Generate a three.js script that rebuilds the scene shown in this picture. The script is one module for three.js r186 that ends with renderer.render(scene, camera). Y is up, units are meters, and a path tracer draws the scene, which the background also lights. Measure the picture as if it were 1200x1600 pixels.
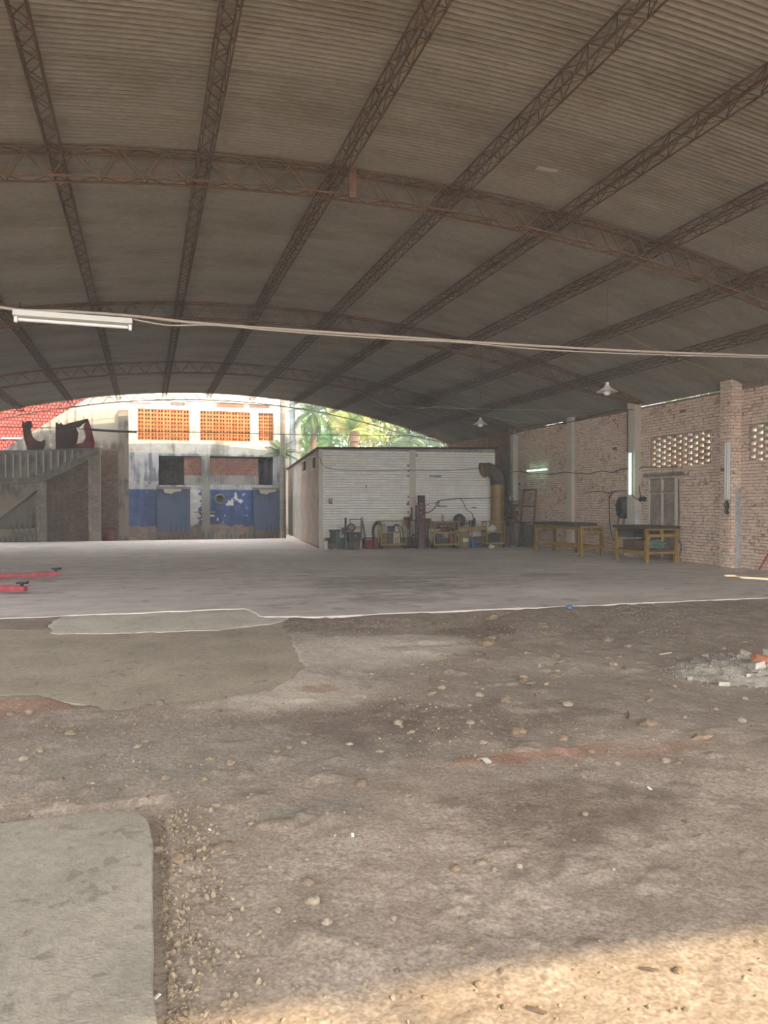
import * as THREE from 'three';
import { mergeGeometries } from 'three/addons/utils/BufferGeometryUtils.js';
import { RectAreaLightUniformsLib } from 'three/addons/lights/RectAreaLightUniformsLib.js';

// ------------------------------------------------------------------ camera, sky, sun, exposure
const scene = new THREE.Scene();
const FOCAL = 1150, CAM_Y = 1.55, YAW = Math.atan(372 / FOCAL), PITCH = -Math.atan(13 / FOCAL);
const camera = new THREE.PerspectiveCamera(2 * Math.atan(800 / FOCAL) * 180 / Math.PI, 1200 / 1600, 0.05, 400);
camera.position.set(0, CAM_Y, 0);
camera.rotation.order = 'YXZ';
camera.rotation.set(PITCH, -YAW, 0);
camera.updateMatrixWorld(true);
const SKY_LEVEL = 4.9, SUN_LEVEL = 4.9;
scene.background = new THREE.Color().setRGB(0.93 * SKY_LEVEL, 0.97 * SKY_LEVEL, 1.0 * SKY_LEVEL);
const SUN = new THREE.Vector3(0.6, 1, 1.08);
const sun = new THREE.DirectionalLight(new THREE.Color().setRGB(1, 0.79, 0.46), SUN_LEVEL);
sun.position.copy(SUN).multiplyScalar(30).add(new THREE.Vector3(2, 0, -14));
sun.target.position.set(2, 0, -14);
sun.shadow.mapSize.set(4096, 4096);
sun.shadow.radius = 1.1;
Object.assign(sun.shadow.camera, { left: -35, right: 35, top: 35, bottom: -35, near: 1, far: 120 });
scene.add(sun, sun.target);
RectAreaLightUniformsLib.init();
const renderer = new THREE.WebGLRenderer({ antialias: true });
renderer.toneMapping = THREE.LinearToneMapping;
renderer.toneMappingExposure = 1.8;
renderer.shadowMap.enabled = true;
scene.fog = new THREE.FogExp2(new THREE.Color().setRGB(1, 0.97, 0.95), 0.005);

// ------------------------------------------------------------------ small helpers
let seed = 12345;
const rnd = () => { seed = (seed * 1664525 + 1013904223) >>> 0; return seed / 4294967296; };
const rr = (a, b) => a + (b - a) * rnd();
const clamp = (x, a = 0, b = 1) => Math.min(b, Math.max(a, x));
const mixf = (a, b, t) => a + (b - a) * t;
const sstep = (a, b, x) => { const t = clamp((x - a) / (b - a)); return t * t * (3 - 2 * t); };
const V = (x, y, z) => new THREE.Vector3(x, y, z);
const NT = new Float32Array(65536); { let q = 987654321; for (let k = 0; k < 65536; k++) { q = (Math.imul(q, 1664525) + 1013904223) >>> 0; NT[k] = q / 4294967296; } }
const hash = (x, y, s = 0) => NT[(x + s * 37 & 255) | ((y + s * 91 & 255) << 8)];
function vn(x, y, s = 0, per = 0) {
  const xf = Math.floor(x), yf = Math.floor(y), fx = x - xf, fy = y - yf, u = fx * fx * (3 - 2 * fx), v = fy * fy * (3 - 2 * fy);
  let x0 = xf, x1 = xf + 1, y0 = yf, y1 = yf + 1;
  if (per) { x0 = ((x0 % per) + per) % per; x1 = (x0 + 1) % per; y0 = ((y0 % per) + per) % per; y1 = (y0 + 1) % per; }
  const o = s * 37, p = s * 91; x0 = (x0 + o) & 255; x1 = (x1 + o) & 255; y0 = ((y0 + p) & 255) << 8; y1 = ((y1 + p) & 255) << 8;
  const a = NT[x0 | y0], b = NT[x1 | y0], c = NT[x0 | y1], d = NT[x1 | y1];
  return a + (b - a) * u + (c - a) * v + (a - b - c + d) * u * v;
}
function fbm(x, y, o = 4, s = 0, per = 0) {
  let t = 0, a = 0.5, f = 1, n = 0;
  for (let k = 0; k < o; k++) { t += a * vn(x * f, y * f, s + k, per * f); n += a; a *= 0.5; f *= 2; }
  return t / n;
}
// a pixel of the photograph gives a direction; the plane it lies on gives the distance
function ray(px, py) { return V((px - 600) / FOCAL, (800 - py) / FOCAL, -1).applyQuaternion(camera.quaternion); }
function onY(px, py, y = 0) { const d = ray(px, py); return d.multiplyScalar((y - CAM_Y) / d.y).add(camera.position); }
function onZ(px, py, z) { const d = ray(px, py); return d.multiplyScalar(z / d.z).add(camera.position); }
function onX(px, py, x) { const d = ray(px, py); return d.multiplyScalar(x / d.x).add(camera.position); }
function atDepth(px, py, zc) { return ray(px, py).multiplyScalar(zc).add(camera.position); }
function rectZ(x0, y0, x1, y1, z) { const a = onZ(x0, y1, z), b = onZ(x1, y0, z), c = onZ(x0, y0, z), d = onZ(x1, y1, z); return { x0: (a.x + c.x) / 2, x1: (b.x + d.x) / 2, y0: (a.y + d.y) / 2, y1: (b.y + c.y) / 2 }; }

// ------------------------------------------------------------------ textures
function dataTex(w, h, fn, srgb = true, wrap = true) {
  const d = new Uint8Array(w * h * 4); const c = [0, 0, 0];
  for (let j = 0; j < h; j++) for (let i = 0; i < w; i++) {
    fn(i, j, c); const k = (j * w + i) * 4;
    d[k] = clamp(c[0], 0, 255); d[k + 1] = clamp(c[1], 0, 255); d[k + 2] = clamp(c[2], 0, 255); d[k + 3] = 255;
  }
  const t = new THREE.DataTexture(d, w, h, THREE.RGBAFormat);
  t.magFilter = THREE.LinearFilter; t.minFilter = THREE.LinearMipmapLinearFilter; t.generateMipmaps = true;
  if (wrap) t.wrapS = t.wrapT = THREE.RepeatWrapping;
  if (srgb) t.colorSpace = THREE.SRGBColorSpace;
  t.needsUpdate = true; return t;
}
const rep = (t, x, y = x) => { const c = t.clone(); c.repeat.set(x, y); c.needsUpdate = true; return c; };
// generic grime: pale with darker patches, one repeat = 2 m
const T_grime = dataTex(512, 512, (i, j, c) => {
  const x = i / 512, y = j / 512, a = fbm(x * 4, y * 4, 5, 3, 4), b = fbm(x * 32, y * 32, 3, 9, 32), s = fbm(x * 16, y * 2, 3, 20, 2);
  let v = 205 + 90 * (a - 0.5) + 70 * (b - 0.5) + 40 * (s - 0.5);
  c[0] = v + 3; c[1] = v; c[2] = v - 5;
});
const T_paint = dataTex(512, 512, (i, j, c) => { const x = i / 512, y = j / 512, v = 236 + 26 * (fbm(x * 4, y * 4, 5, 13, 4) - 0.5) + 18 * (fbm(x * 32, y * 32, 3, 19, 32) - 0.5); c[0] = v; c[1] = v - 3; c[2] = v - 9; }); // white paint, slightly stained
const T_rust = dataTex(512, 512, (i, j, c) => {
  const x = i / 512, y = j / 512, a = fbm(x * 8, y * 8, 5, 31, 8), b = fbm(x * 64, y * 64, 2, 44, 64), m = sstep(0.4, 0.65, a);
  c[0] = mixf(168, 204, m) + 60 * (b - 0.5); c[1] = mixf(156, 172, m) + 55 * (b - 0.5); c[2] = mixf(147, 148, m) + 45 * (b - 0.5);
});
const T_bump = dataTex(512, 512, (i, j, c) => { const v = 255 * (0.6 * fbm(i / 512 * 32, j / 512 * 32, 4, 70, 32) + 0.4 * fbm(i / 512 * 8, j / 512 * 8, 3, 71, 8)); c[0] = c[1] = c[2] = v; }, false);
// old lime wash over brick: worn patches, soot specks
const T_wash = dataTex(1024, 1024, (i, j, c) => {
  const x = i / 1024, y = j / 1024, a = fbm(x * 6, y * 6, 5, 51, 6), b = fbm(x * 128, y * 128, 2, 55, 128), w = fbm(x * 40, y * 40, 3, 57, 40);
  const worn = sstep(0.54, 0.66, 0.6 * a + 0.4 * w);
  let r = 238, g = 224, bl = 212;
  r = mixf(r, 206, worn); g = mixf(g, 181, worn); bl = mixf(bl, 163, worn);
  const speck = sstep(0.70, 0.78, w) * 60, n = 40 * (b - 0.5);
  c[0] = r + n - speck; c[1] = g + n - speck; c[2] = bl + n - speck;
});
// plaster of the neighbouring building: pale with grey mould
const T_plaster = dataTex(1024, 1024, (i, j, c) => {
  const x = i / 1024, y = j / 1024, a = fbm(x * 5, y * 5, 6, 81, 5), st = fbm(x * 48, y * 4, 4, 84, 4), n = fbm(x * 128, y * 128, 2, 88, 128);
  const m = sstep(0.48, 0.72, 0.65 * a + 0.35 * st);
  c[0] = mixf(222, 150, m) + 30 * (n - 0.5); c[1] = mixf(216, 146, m) + 30 * (n - 0.5); c[2] = mixf(204, 140, m) + 30 * (n - 0.5);
});
// plain cast concrete: even grain, a few soft patches
const T_conc = dataTex(1024, 1024, (i, j, c) => {
  const x = i / 1024, y = j / 1024, a = fbm(x * 4, y * 4, 5, 121, 4), b = fbm(x * 64, y * 64, 3, 124, 64), p = sstep(0.72, 0.8, fbm(x * 24, y * 24, 3, 128, 24));
  const v = 208 + 46 * (a - 0.5) + 34 * (b - 0.5) + 20 * (hash(i, j, 3) - 0.5) - 26 * p; c[0] = v + 2; c[1] = v - 1; c[2] = v - 7;
});
// dusty corrugated sheet, streaked along the waves (u runs along the arch)
const T_sheet = dataTex(512, 512, (i, j, c) => {
  const x = i / 512, y = j / 512, a = fbm(x * 4, y * 4, 4, 91, 4), n = fbm(x * 64, y * 32, 2, 97, 32), r = sstep(0.62, 0.74, fbm(x * 8, y * 8, 4, 99, 8));
  const v = 214 + 34 * (a - 0.5) + 22 * (n - 0.5);
  c[0] = v - 8 * r; c[1] = v - 3 - 12 * r; c[2] = v - 8 - 18 * r;
});

// ------------------------------------------------------------------ materials
const lin = (hex) => new THREE.Color(hex);
function mat(name, hex, o = {}) {
  const m = new THREE.MeshStandardMaterial({ color: lin(hex), roughness: o.rough ?? 0.9, metalness: o.metal ?? 0, side: o.side ?? THREE.FrontSide });
  if (o.map) m.map = o.map;
  if (o.bump) { m.bumpMap = o.bump; m.bumpScale = o.bumpScale ?? 0.004; }
  if (o.emissive) { m.emissive = lin(o.emissive); m.emissiveIntensity = o.ei ?? 1; }
  if (o.vc) m.vertexColors = true;
  m.name = name; return m;
}
const G = rep(T_grime, 0.5), GB = rep(T_bump, 1), RU = rep(T_rust, 1);
const M = {
  rust: mat('rusty_steel', '#a08a76', { map: RU, rough: 0.85 }),
  rustDark: mat('dark_rusty_steel', '#8a7a6c', { map: RU, rough: 0.85 }),
  sunPaleSteel: mat('sun_pale_steel', '#d9d6cf', { map: G, rough: 0.7 }),  // pale colour stands in for sunlight on the last arch
  mortar: mat('mortar', '#a89686', { map: G, bump: GB, bumpScale: 0.006 }),
  mortarPale: mat('pale_mortar', '#c6beb2', { map: G, bump: GB, bumpScale: 0.005 }),
  mortarDark: mat('brown_mortar', '#9a8878', { map: G }),
  concrete: mat('concrete', '#9a9186', { map: G, bump: GB, bumpScale: 0.004 }),
  concretePale: mat('pale_concrete', '#d4cbbf', { map: rep(T_paint, 0.5), bump: GB, bumpScale: 0.004 }),
  concreteDark: mat('mouldy_concrete', '#a59d93', { map: rep(T_plaster, 0.4), bump: GB, bumpScale: 0.006 }),
  whitewash: mat('whitewashed_plaster', '#dcd4c9', { map: rep(T_paint, 0.5), bump: GB, bumpScale: 0.004 }),
  plaster: mat('mouldy_plaster', '#bdb7ae', { map: rep(T_plaster, 0.25), bump: GB, bumpScale: 0.004 }),
  plasterGrey: mat('grey_plaster', '#a3a2a3', { map: rep(T_plaster, 0.3), bump: GB, bumpScale: 0.006 }),
  black: mat('black_rubber', '#26242a', { rough: 0.8 }),
  room: mat('room_plaster', '#b5aca2', { map: G, rough: 1 }),
  darkSteel: mat('dark_steel', '#4a4642', { map: G, rough: 0.6, metal: 0.3 }),
  greySteel: mat('grey_steel', '#77746e', { map: G, rough: 0.6, metal: 0.3 }),
  greenPaint: mat('green_machine_paint', '#5f7d74', { map: G, rough: 0.6 }),
  yellow: mat('worn_yellow_paint', '#bd9848', { map: G, rough: 0.6 }),
  yellowPale: mat('faded_yellow_paint', '#c2aa5c', { map: G, rough: 0.65 }),
  ochre: mat('ochre_duct_paint', '#a5823f', { map: G, rough: 0.45 }),
  ductDark: mat('soot_dark_duct', '#6b5d50', { map: G, rough: 0.7, side: THREE.DoubleSide }),
  red: mat('red_lift_paint', '#c8505a', { map: G, rough: 0.55 }),
  maroon: mat('maroon_paint', '#7a5558', { map: G, rough: 0.7 }),
  maroonBand: mat('faded_maroon_band', '#86706c', { map: G }),
  redBrick: mat('red_clutter', '#96463c', { map: G }),
  blue: mat('blue_plastic', '#3f5f9a', { rough: 0.5 }),
  white: mat('white_enamel', '#e6e2da', { rough: 0.5 }),
  bulb: mat('frosted_bulb', '#e9e4dc', { rough: 0.4 }),
  cable: mat('black_cable', '#2b2826', { rough: 0.8 }),
  cablePale: mat('pale_cable', '#a89b8c', { rough: 0.8 }),
  cableYellow: mat('yellow_cable', '#a8944c', { rough: 0.8 }),
  tube: mat('lit_fluorescent_glass', '#dffff0', { emissive: '#b8ffe0', ei: 5, rough: 0.4 }),
  tubeOff: mat('unlit_fluorescent_glass', '#e4e2dc', { rough: 0.3 }),
  wood: mat('brown_wood', '#7c6450', { map: G }),
  palmTrunk: mat('palm_bark', '#8a6f58', { map: G, bump: GB, bumpScale: 0.01 }),
};
const leafMat = (name, hex) => { const m = new THREE.MeshPhysicalMaterial({ color: lin(hex), roughness: 0.7, side: THREE.DoubleSide }); m.transmission = 0.3; m.thickness = 0; m.name = name; return m; };
M.leafA = leafMat('palm_leaf', '#5f7f3c'); M.leafB = leafMat('bright_palm_leaf', '#a8b055'); M.leafC = leafMat('tree_leaf', '#6d9a55'); M.leafD = leafMat('dark_leaf', '#3d5434'); M.leafDry = leafMat('dry_palm_leaf', '#a88a5a');

// ------------------------------------------------------------------ geometry helpers (uv in metres)
function boxUV(g) {
  if (g.index) g = g.toNonIndexed();
  const p = g.attributes.position, n = g.attributes.normal, uv = new Float32Array(p.count * 2);
  for (let k = 0; k < p.count; k += 3) {
    const ax = Math.abs(n.getX(k) + n.getX(k + 1) + n.getX(k + 2)), ay = Math.abs(n.getY(k) + n.getY(k + 1) + n.getY(k + 2)), az = Math.abs(n.getZ(k) + n.getZ(k + 1) + n.getZ(k + 2));
    for (let q = k; q < k + 3; q++) {
      const x = p.getX(q), y = p.getY(q), z = p.getZ(q);
      if (ay >= ax && ay >= az) { uv[q * 2] = x; uv[q * 2 + 1] = z; } else if (ax >= az) { uv[q * 2] = z; uv[q * 2 + 1] = y; } else { uv[q * 2] = x; uv[q * 2 + 1] = y; }
    }
  }
  g.setAttribute('uv', new THREE.BufferAttribute(uv, 2)); return g;
}
const bx = (w, h, d, x = 0, y = 0, z = 0, ry = 0) => { const g = new THREE.BoxGeometry(w, h, d); if (ry) g.rotateY(ry); g.translate(x, y, z); return g; };
// box standing on y
const sb = (w, h, d, x = 0, y = 0, z = 0, ry = 0) => bx(w, h, d, x, y + h / 2, z, ry);
const cyl = (r, h, x = 0, y = 0, z = 0, n = 16, r2 = r) => { const g = new THREE.CylinderGeometry(r2, r, h, n); g.translate(x, y + h / 2, z); return g; };
function bar(a, b, r, n = 4, r2 = r) {
  const d = b.clone().sub(a), l = d.length(), g = new THREE.CylinderGeometry(r2, r, l, n, 1, n < 5);
  if (n === 4) g.rotateY(Math.PI / 4);
  g.translate(0, l / 2, 0); g.applyQuaternion(new THREE.Quaternion().setFromUnitVectors(V(0, 1, 0), d.normalize())); g.translate(a.x, a.y, a.z); return g;
}
const bar2 = (a, b, w, h) => { // square tube with closed ends, upright section
  const d = b.clone().sub(a), l = d.length(), g = new THREE.BoxGeometry(w, h, l); const m = new THREE.Matrix4().lookAt(V(0, 0, 0), d.clone().negate(), V(0, Math.abs(d.y) > 0.99 * l ? 0 : 1, Math.abs(d.y) > 0.99 * l ? 1 : 0));
  g.applyMatrix4(m); const c = a.clone().add(b).multiplyScalar(0.5); g.translate(c.x, c.y, c.z); return g;
};
function tube(pts, r, seg = 32, n = 6, closed = false) { return new THREE.TubeGeometry(new THREE.CatmullRomCurve3(pts, closed, 'centripetal'), seg, r, n, closed); }
function prism(pts, depth, z0 = 0, bevel = 0) { // outline in x,y, extruded towards -z from z0
  const s = new THREE.Shape(pts.map((p) => new THREE.Vector2(p[0], p[1])));
  const g = new THREE.ExtrudeGeometry(s, { depth, bevelEnabled: bevel > 0, bevelSize: bevel, bevelThickness: bevel, bevelSegments: 1 }); g.translate(0, 0, z0 - depth); return g;
}
const norm = (g) => { g = boxUV(g); for (const k of Object.keys(g.attributes)) if (!['position', 'normal', 'uv', 'color'].includes(k)) g.deleteAttribute(k); return g; };
const join = (gs) => { const l = (Array.isArray(gs) ? gs : [gs]).map(norm); return l.length > 1 ? mergeGeometries(l) : l[0]; };
const used = {};
function numbered(n) { if (!(n in used)) { used[n] = 0; return n; } used[n]++; return n + '_' + String(used[n]).padStart(3, '0'); }
function obj(name, gs, m, parent) { const o = new THREE.Mesh(join(gs), m); o.name = parent ? name : numbered(name); (parent || scene).add(o); return o; }
function thing(name, label, category, pos = [0, 0, 0], turn = 0, group) {
  const o = new THREE.Group(); o.name = numbered(name); scene.add(o); o.position.set(...(pos.isVector3 ? pos.toArray() : pos)); o.rotation.y = turn;
  o.userData = { label, category }; if (group) o.userData.group = group; return o;
}
function tag(o, label, category, group) { o.userData = { label, category }; if (group) o.userData.group = group; return o; }
function struct(name, gs, m, label, category = 'structure') { const o = obj(name, gs, m); o.userData = { kind: 'structure', label, category }; return o; }
function structGroup(name, label, category = 'structure') { const o = new THREE.Group(); o.name = numbered(name); scene.add(o); o.userData = { kind: 'structure', label, category }; return o; }
const stuff = (o) => { o.userData.kind = 'stuff'; return o; };

// ================================================================== THE HALL
const XR = 13.67, XL = -8.1, XA = 2.8, Z_FRONT = 4.58, Z_END = -32.6, H_TOP = 6.34;
const roofY = (x) => H_TOP - 0.016 * (x - XA) * (x - XA);

// ---- ground -------------------------------------------------------
const dirtBlobs = [ // px, py, rx, rz (m), kind, strength
  [850, 1270, 0.75, 0.42, 'damp', 0.55], [560, 1120, 0.9, 0.5, 'damp', 0.55], [700, 1130, 1.2, 0.45, 'damp', 0.5], [760, 990, 0.8, 0.5, 'damp', 0.6],
  [555, 1020, 1.1, 1.1, 'sand', 1], [470, 1085, 1.0, 0.6, 'sand', 0.85], [630, 1010, 1.0, 0.7, 'sand', 0.7], [880, 1040, 0.9, 0.5, 'sand', 0.25],
  [850, 1180, 0.75, 0.1, 'orange', 0.8], [1000, 1175, 0.6, 0.12, 'orange', 0.5], [20, 1110, 0.7, 0.3, 'orange', 0.7], [500, 1080, 0.35, 0.15, 'orange', 0.5],
  [480, 1270, 0.35, 0.12, 'grey', 0.7], [330, 1180, 1.5, 0.7, 'grey', 0.35], [150, 1200, 1.0, 0.6, 'grey', 0.35],
].map(([px, py, rx, rz, k, s]) => { const p = onY(px, py, -0.05); return [p.x, p.z, rx, rz, k, s]; });
const kinds = { damp: [112, 93, 79], sand: [202, 188, 171], orange: [160, 120, 98], grey: [148, 138, 126] };
const GX0 = -4, GX1 = 13.84, GZ0 = -11.4, GZ1 = 3.2;
const apronPx = [[-160, 985], [90, 985], [180, 988], [345, 981], [440, 972], [462, 1010], [476, 1045], [442, 1068], [405, 1084], [330, 1096], [250, 1100], [180, 1109], [110, 1100], [60, 1086], [-160, 1092]];
const strip = [[70, 978], [90, 966], [130, 956], [400, 947], [452, 966], [425, 974], [340, 984], [180, 990], [90, 990]].map(([a, b]) => { const p = onY(a, b, -0.014); return [p.x, p.z]; });
const apron = apronPx.map(([a, b]) => { const p = onY(a, b, -0.02); return [p.x, p.z]; });
function insideBy(poly, x, z) { // metres inside the outline, negative outside
  let d = 1e9, c = false;
  for (let i = 0, j = poly.length - 1; i < poly.length; j = i++) {
    const [ax, az] = poly[i], [bx0, bz] = poly[j], ex = bx0 - ax, ez = bz - az, t = clamp(((x - ax) * ex + (z - az) * ez) / (ex * ex + ez * ez));
    d = Math.min(d, Math.hypot(x - ax - t * ex, z - az - t * ez)); if ((az > z) !== (bz > z) && x < (bx0 - ax) * (z - az) / (bz - az) + ax) c = !c;
  }
  return c ? d : -d;
}
function dirtH(x, z) {
  let h = -0.038 + 0.026 * sstep(-9.1, -9.75, z) + 0.04 * (fbm(x * 0.5 + 7, z * 0.5, 3, 201) - 0.5) + 0.022 * (fbm(x * 2.3, z * 2.3, 3, 205) - 0.5) + 0.007 * (fbm(x * 9, z * 9, 3, 209) - 0.5) + 0.006 * (fbm(x * 34, z * 34, 2, 215) - 0.5);
  const lump = fbm(x * 5.3, z * 5.3, 3, 219); h += 0.014 * sstep(0.66, 0.8, lump) + 0.05 * sstep(-5, -7, z) * sstep(1.8, 3, x) * (fbm(x * 1.6 + 3, z * 2.2, 4, 241) - 0.5);
  // curved wheel ruts near the slab
  const q = Math.hypot(x - 3.4, z + 11.6); for (const r0 of [2.6, 3.9]) { const t = (q - r0) / 0.11; h -= 0.025 * Math.exp(-t * t) * sstep(2.2, 3.2, x) * (1 - sstep(6, 7, x)); h += 0.008 * Math.exp(-(((q - r0 - 0.2) / 0.1) ** 2)) * sstep(2.2, 3.2, x); }
  const q2 = Math.hypot(x - 1.2, z + 9.6); for (const r0 of [0.95, 1.1, 1.25]) h -= 0.01 * Math.exp(-(((q2 - r0) / 0.035) ** 2)) * sstep(1.3, 1.7, x);
  if (x < 0.1 && z > -4.1) h = Math.min(h, -0.045);
  if (x < 3 && z < -5) { const q = Math.max(insideBy(apron, x, z), insideBy(strip, x, z)) + 0.16 * (fbm(x * 5, z * 5, 3, 231) - 0.5); h = mixf(mixf(h, Math.max(h, -0.024) + 0.008, sstep(-0.5, -0.05, q)), -0.07, sstep(-0.02, 0.12, q)); }
  return Math.min(h, z < -9 ? -0.012 : 0.02);
}
{
  const W = 2048, H = 1792, map = dataTex(W, H, (i, j, c) => {
    const x = GX0 + (i + 0.5) / W * (GX1 - GX0), z = GZ0 + (j + 0.5) / H * (GZ1 - GZ0);
    const a = fbm(x * 0.9, z * 0.9, 4, 301), b = fbm(x * 6, z * 6, 3, 306), n = hash(i, j, 5), n2 = vn(x * 90, z * 90, 311);
    let r = mixf(138, 166, a), g = mixf(123, 148, a), bl = mixf(109, 132, a);
    for (const [bxx, bz, rx, rz, k, s] of dirtBlobs) {
      const d = Math.hypot((x - bxx) / rx, (z - bz) / rz) + 0.9 * (b - 0.5) + 0.7 * (a - 0.5);
      if (d < 1.3) { const t = s * (1 - sstep(0.5, 1.2, d)), q = kinds[k]; r = mixf(r, q[0], t); g = mixf(g, q[1], t); bl = mixf(bl, q[2], t); }
    }
    const gr = 34 * (b - 0.5) + 36 * (n - 0.5) + 40 * (n2 - 0.5) * sstep(0.35, 0.6, b); c[0] = r + gr; c[1] = g + gr; c[2] = bl + gr;
  }, true, false);
  const step = 0.03, nx = Math.round((GX1 - GX0) / step), nz = Math.round((GZ1 - GZ0) / step), pos = new Float32Array((nx + 1) * (nz + 1) * 3), uv = new Float32Array((nx + 1) * (nz + 1) * 2), idx = [];
  for (let j = 0; j <= nz; j++) for (let i = 0; i <= nx; i++) {
    const x = GX0 + i / nx * (GX1 - GX0), z = GZ0 + j / nz * (GZ1 - GZ0), k = j * (nx + 1) + i;
    pos.set([x, dirtH(x, z), z], k * 3); uv.set([i / nx, j / nz], k * 2);
    if (i < nx && j < nz) { idx.push(k, k + nx + 1, k + 1, k + 1, k + nx + 1, k + nx + 2); }
  }
  const g = new THREE.BufferGeometry(); g.setAttribute('position', new THREE.BufferAttribute(pos, 3)); g.setAttribute('uv', new THREE.BufferAttribute(uv, 2)); g.setIndex(idx); g.computeVertexNormals();
  const m = mat('dry_dirt', '#ffffff', { map, bump: rep(T_bump, 16, 14), bumpScale: 0.008, rough: 1 });
  const o = new THREE.Mesh(g, m); o.name = 'ground_dirt'; scene.add(o); o.userData = { kind: 'structure', label: 'bare brown dirt ground with stones in front of the slab', category: 'ground' };
}
const outer = struct('ground_yard', [bx(130, 0.2, 120, 0, -0.35, -20)], mat('yard_earth', '#a08a74', { map: rep(T_grime, 0.2), rough: 1 }), 'open sunlit earth yard around the hall', 'ground');

function slabGeo(pts, top, depth, jit, sub = 0.12) { // outline in world x,z; irregular edge
  const out = [];
  for (let k = 0; k < pts.length; k++) {
    const [ax, az] = pts[k], [qx, qz] = pts[(k + 1) % pts.length], l = Math.hypot(qx - ax, qz - az), n = Math.max(1, Math.round(l / sub));
    for (let t = 0; t < n; t++) { const x = mixf(ax, qx, t / n), z = mixf(az, qz, t / n); out.push([x + jit * (fbm(x * 4, z * 4, 3, 401) - 0.5), -(z + jit * (fbm(x * 4, z * 4, 3, 407) - 0.5))]); }
  }
  const g = new THREE.ExtrudeGeometry(new THREE.Shape(out.map((p) => new THREE.Vector2(...p))), { depth: depth, bevelEnabled: true, bevelSize: 0.005, bevelThickness: 0.005, bevelSegments: 1, bevelOffset: -0.005 });
  g.rotateX(-Math.PI / 2); g.translate(0, top - depth - 0.005, 0); return g;
}
{ // hall slab
  const SX0 = -8.2, SX1 = 14.0, SZ0 = -32.8, SZ1 = -9.3;
  const st = [[600, 915, 1.5, 2.0, -1, 0.7], [640, 935, 1.2, 0.7, -1, 0.6], [840, 898, 0.9, 0.35, -1, 0.9], [560, 905, 2.2, 1.2, -1, 0.35], [740, 912, 1.2, 0.6, -1, 0.5], [280, 890, 1.6, 0.8, -1, 0.3], [430, 925, 1.3, 0.5, 1, 0.5], [820, 925, 2.5, 0.5, 1, 0.35], [1010, 925, 2, 0.4, 1, 0.3], [1080, 900, 1.5, 0.8, -1, 0.3]].map(([px, py, rx, rz, s, a]) => { const p = onY(px, py, 0); return [p.x, p.z, rx, rz, s, a]; });
  const W = 1536, H = 1536, map = dataTex(W, H, (i, j, c) => {
    const x = SX0 + (i + 0.5) / W * (SX1 - SX0), z = SZ0 + (j + 0.5) / H * (SZ1 - SZ0);
    const a = fbm(x * 0.45, z * 0.45, 5, 501), b = fbm(x * 4, z * 4, 3, 506), s = fbm(x * 1.2, z * 5, 3, 512), n = hash(i, j, 6);
    let v = 218 + 34 * (a - 0.5) + 26 * (b - 0.5) + 30 * (s - 0.5) + 12 * (n - 0.5), w = 0;
    for (const [qx, qz, rx, rz, sg, am] of st) { const d = Math.hypot((x - qx) / rx, (z - qz) / rz) + 1.2 * (b - 0.5) + 1.0 * (s - 0.5); if (d < 1.4) w += sg * am * (1 - sstep(0.4, 1.3, d)); }
    v += w * 26; const spot = sstep(0.73, 0.79, fbm(x * 2.6, z * 3.4, 3, 520)); v -= spot * 24;
    c[0] = v + 4; c[1] = v - 8; c[2] = v - 17;
  }, true, false);
  const e0 = onY(450, 965), e1 = onY(1190, 934), ez = (x) => mixf(e0.z, e1.z, (x - e0.x) / (e1.x - e0.x));
  const g = join(slabGeo([[-8.1, -32.7], [13.84, -32.7], [13.84, ez(13.84)], [e1.x, e1.z], [6, ez(6)], [4, ez(4)], [2.3, ez(2.3)], [1.55, e0.z - 0.2], [1.4, -11.02], [-1, -11.05], [-8.1, -11.05]].reverse(), 0, 0.2, 0.16));
  const p = g.attributes.position, uv = g.attributes.uv; for (let k = 0; k < p.count; k++) uv.setXY(k, (p.getX(k) - SX0) / (SX1 - SX0), (p.getZ(k) - SZ0) / (SZ1 - SZ0));
  const fl = new THREE.Mesh(g, mat('worn_slab', '#ffffff', { map, rough: 0.82, bump: rep(T_bump, 14), bumpScale: 0.003 })); fl.name = 'floor'; scene.add(fl); fl.userData = { kind: 'structure', label: 'worn grey brown concrete slab of the workshop hall', category: 'floor' };
}
{ // lighter strip, old apron, foreground path
  const conc = (n, h) => mat(n, h, { map: rep(T_conc, 0.5), bump: rep(T_bump, 3), bumpScale: 0.004, rough: 0.95 });
  struct('floor_strip', slabGeo(strip.slice().reverse(), -0.014, 0.15, 0.2, 0.06), conc('pale_strip_concrete', '#fff6e8'), 'pale chipped concrete strip along the slab edge', 'floor');
  struct('floor_apron', slabGeo(apron.slice().reverse(), -0.02, 0.15, 0.12, 0.06), conc('old_apron_concrete', '#cfc1ae'), 'old rough concrete apron with broken edge on the dirt', 'floor');
  const e = []; for (let k = 0; k <= 10; k++) { const t = k / 10 * Math.PI / 2; e.push([-0.22 + 0.24 * Math.cos(t), -3.72 - 0.24 * Math.sin(t)]); }
  struct('floor_path', slabGeo([[0.02, 3.2], [0.02, -1], ...e, [-1.2, -3.98], [-4.5, -3.98], [-4.5, 3.2]], -0.006, 0.15, 0.03, 0.08), conc('path_concrete', '#c2b9ac'), 'smooth grey concrete path with rounded corner', 'floor');
}
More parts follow.
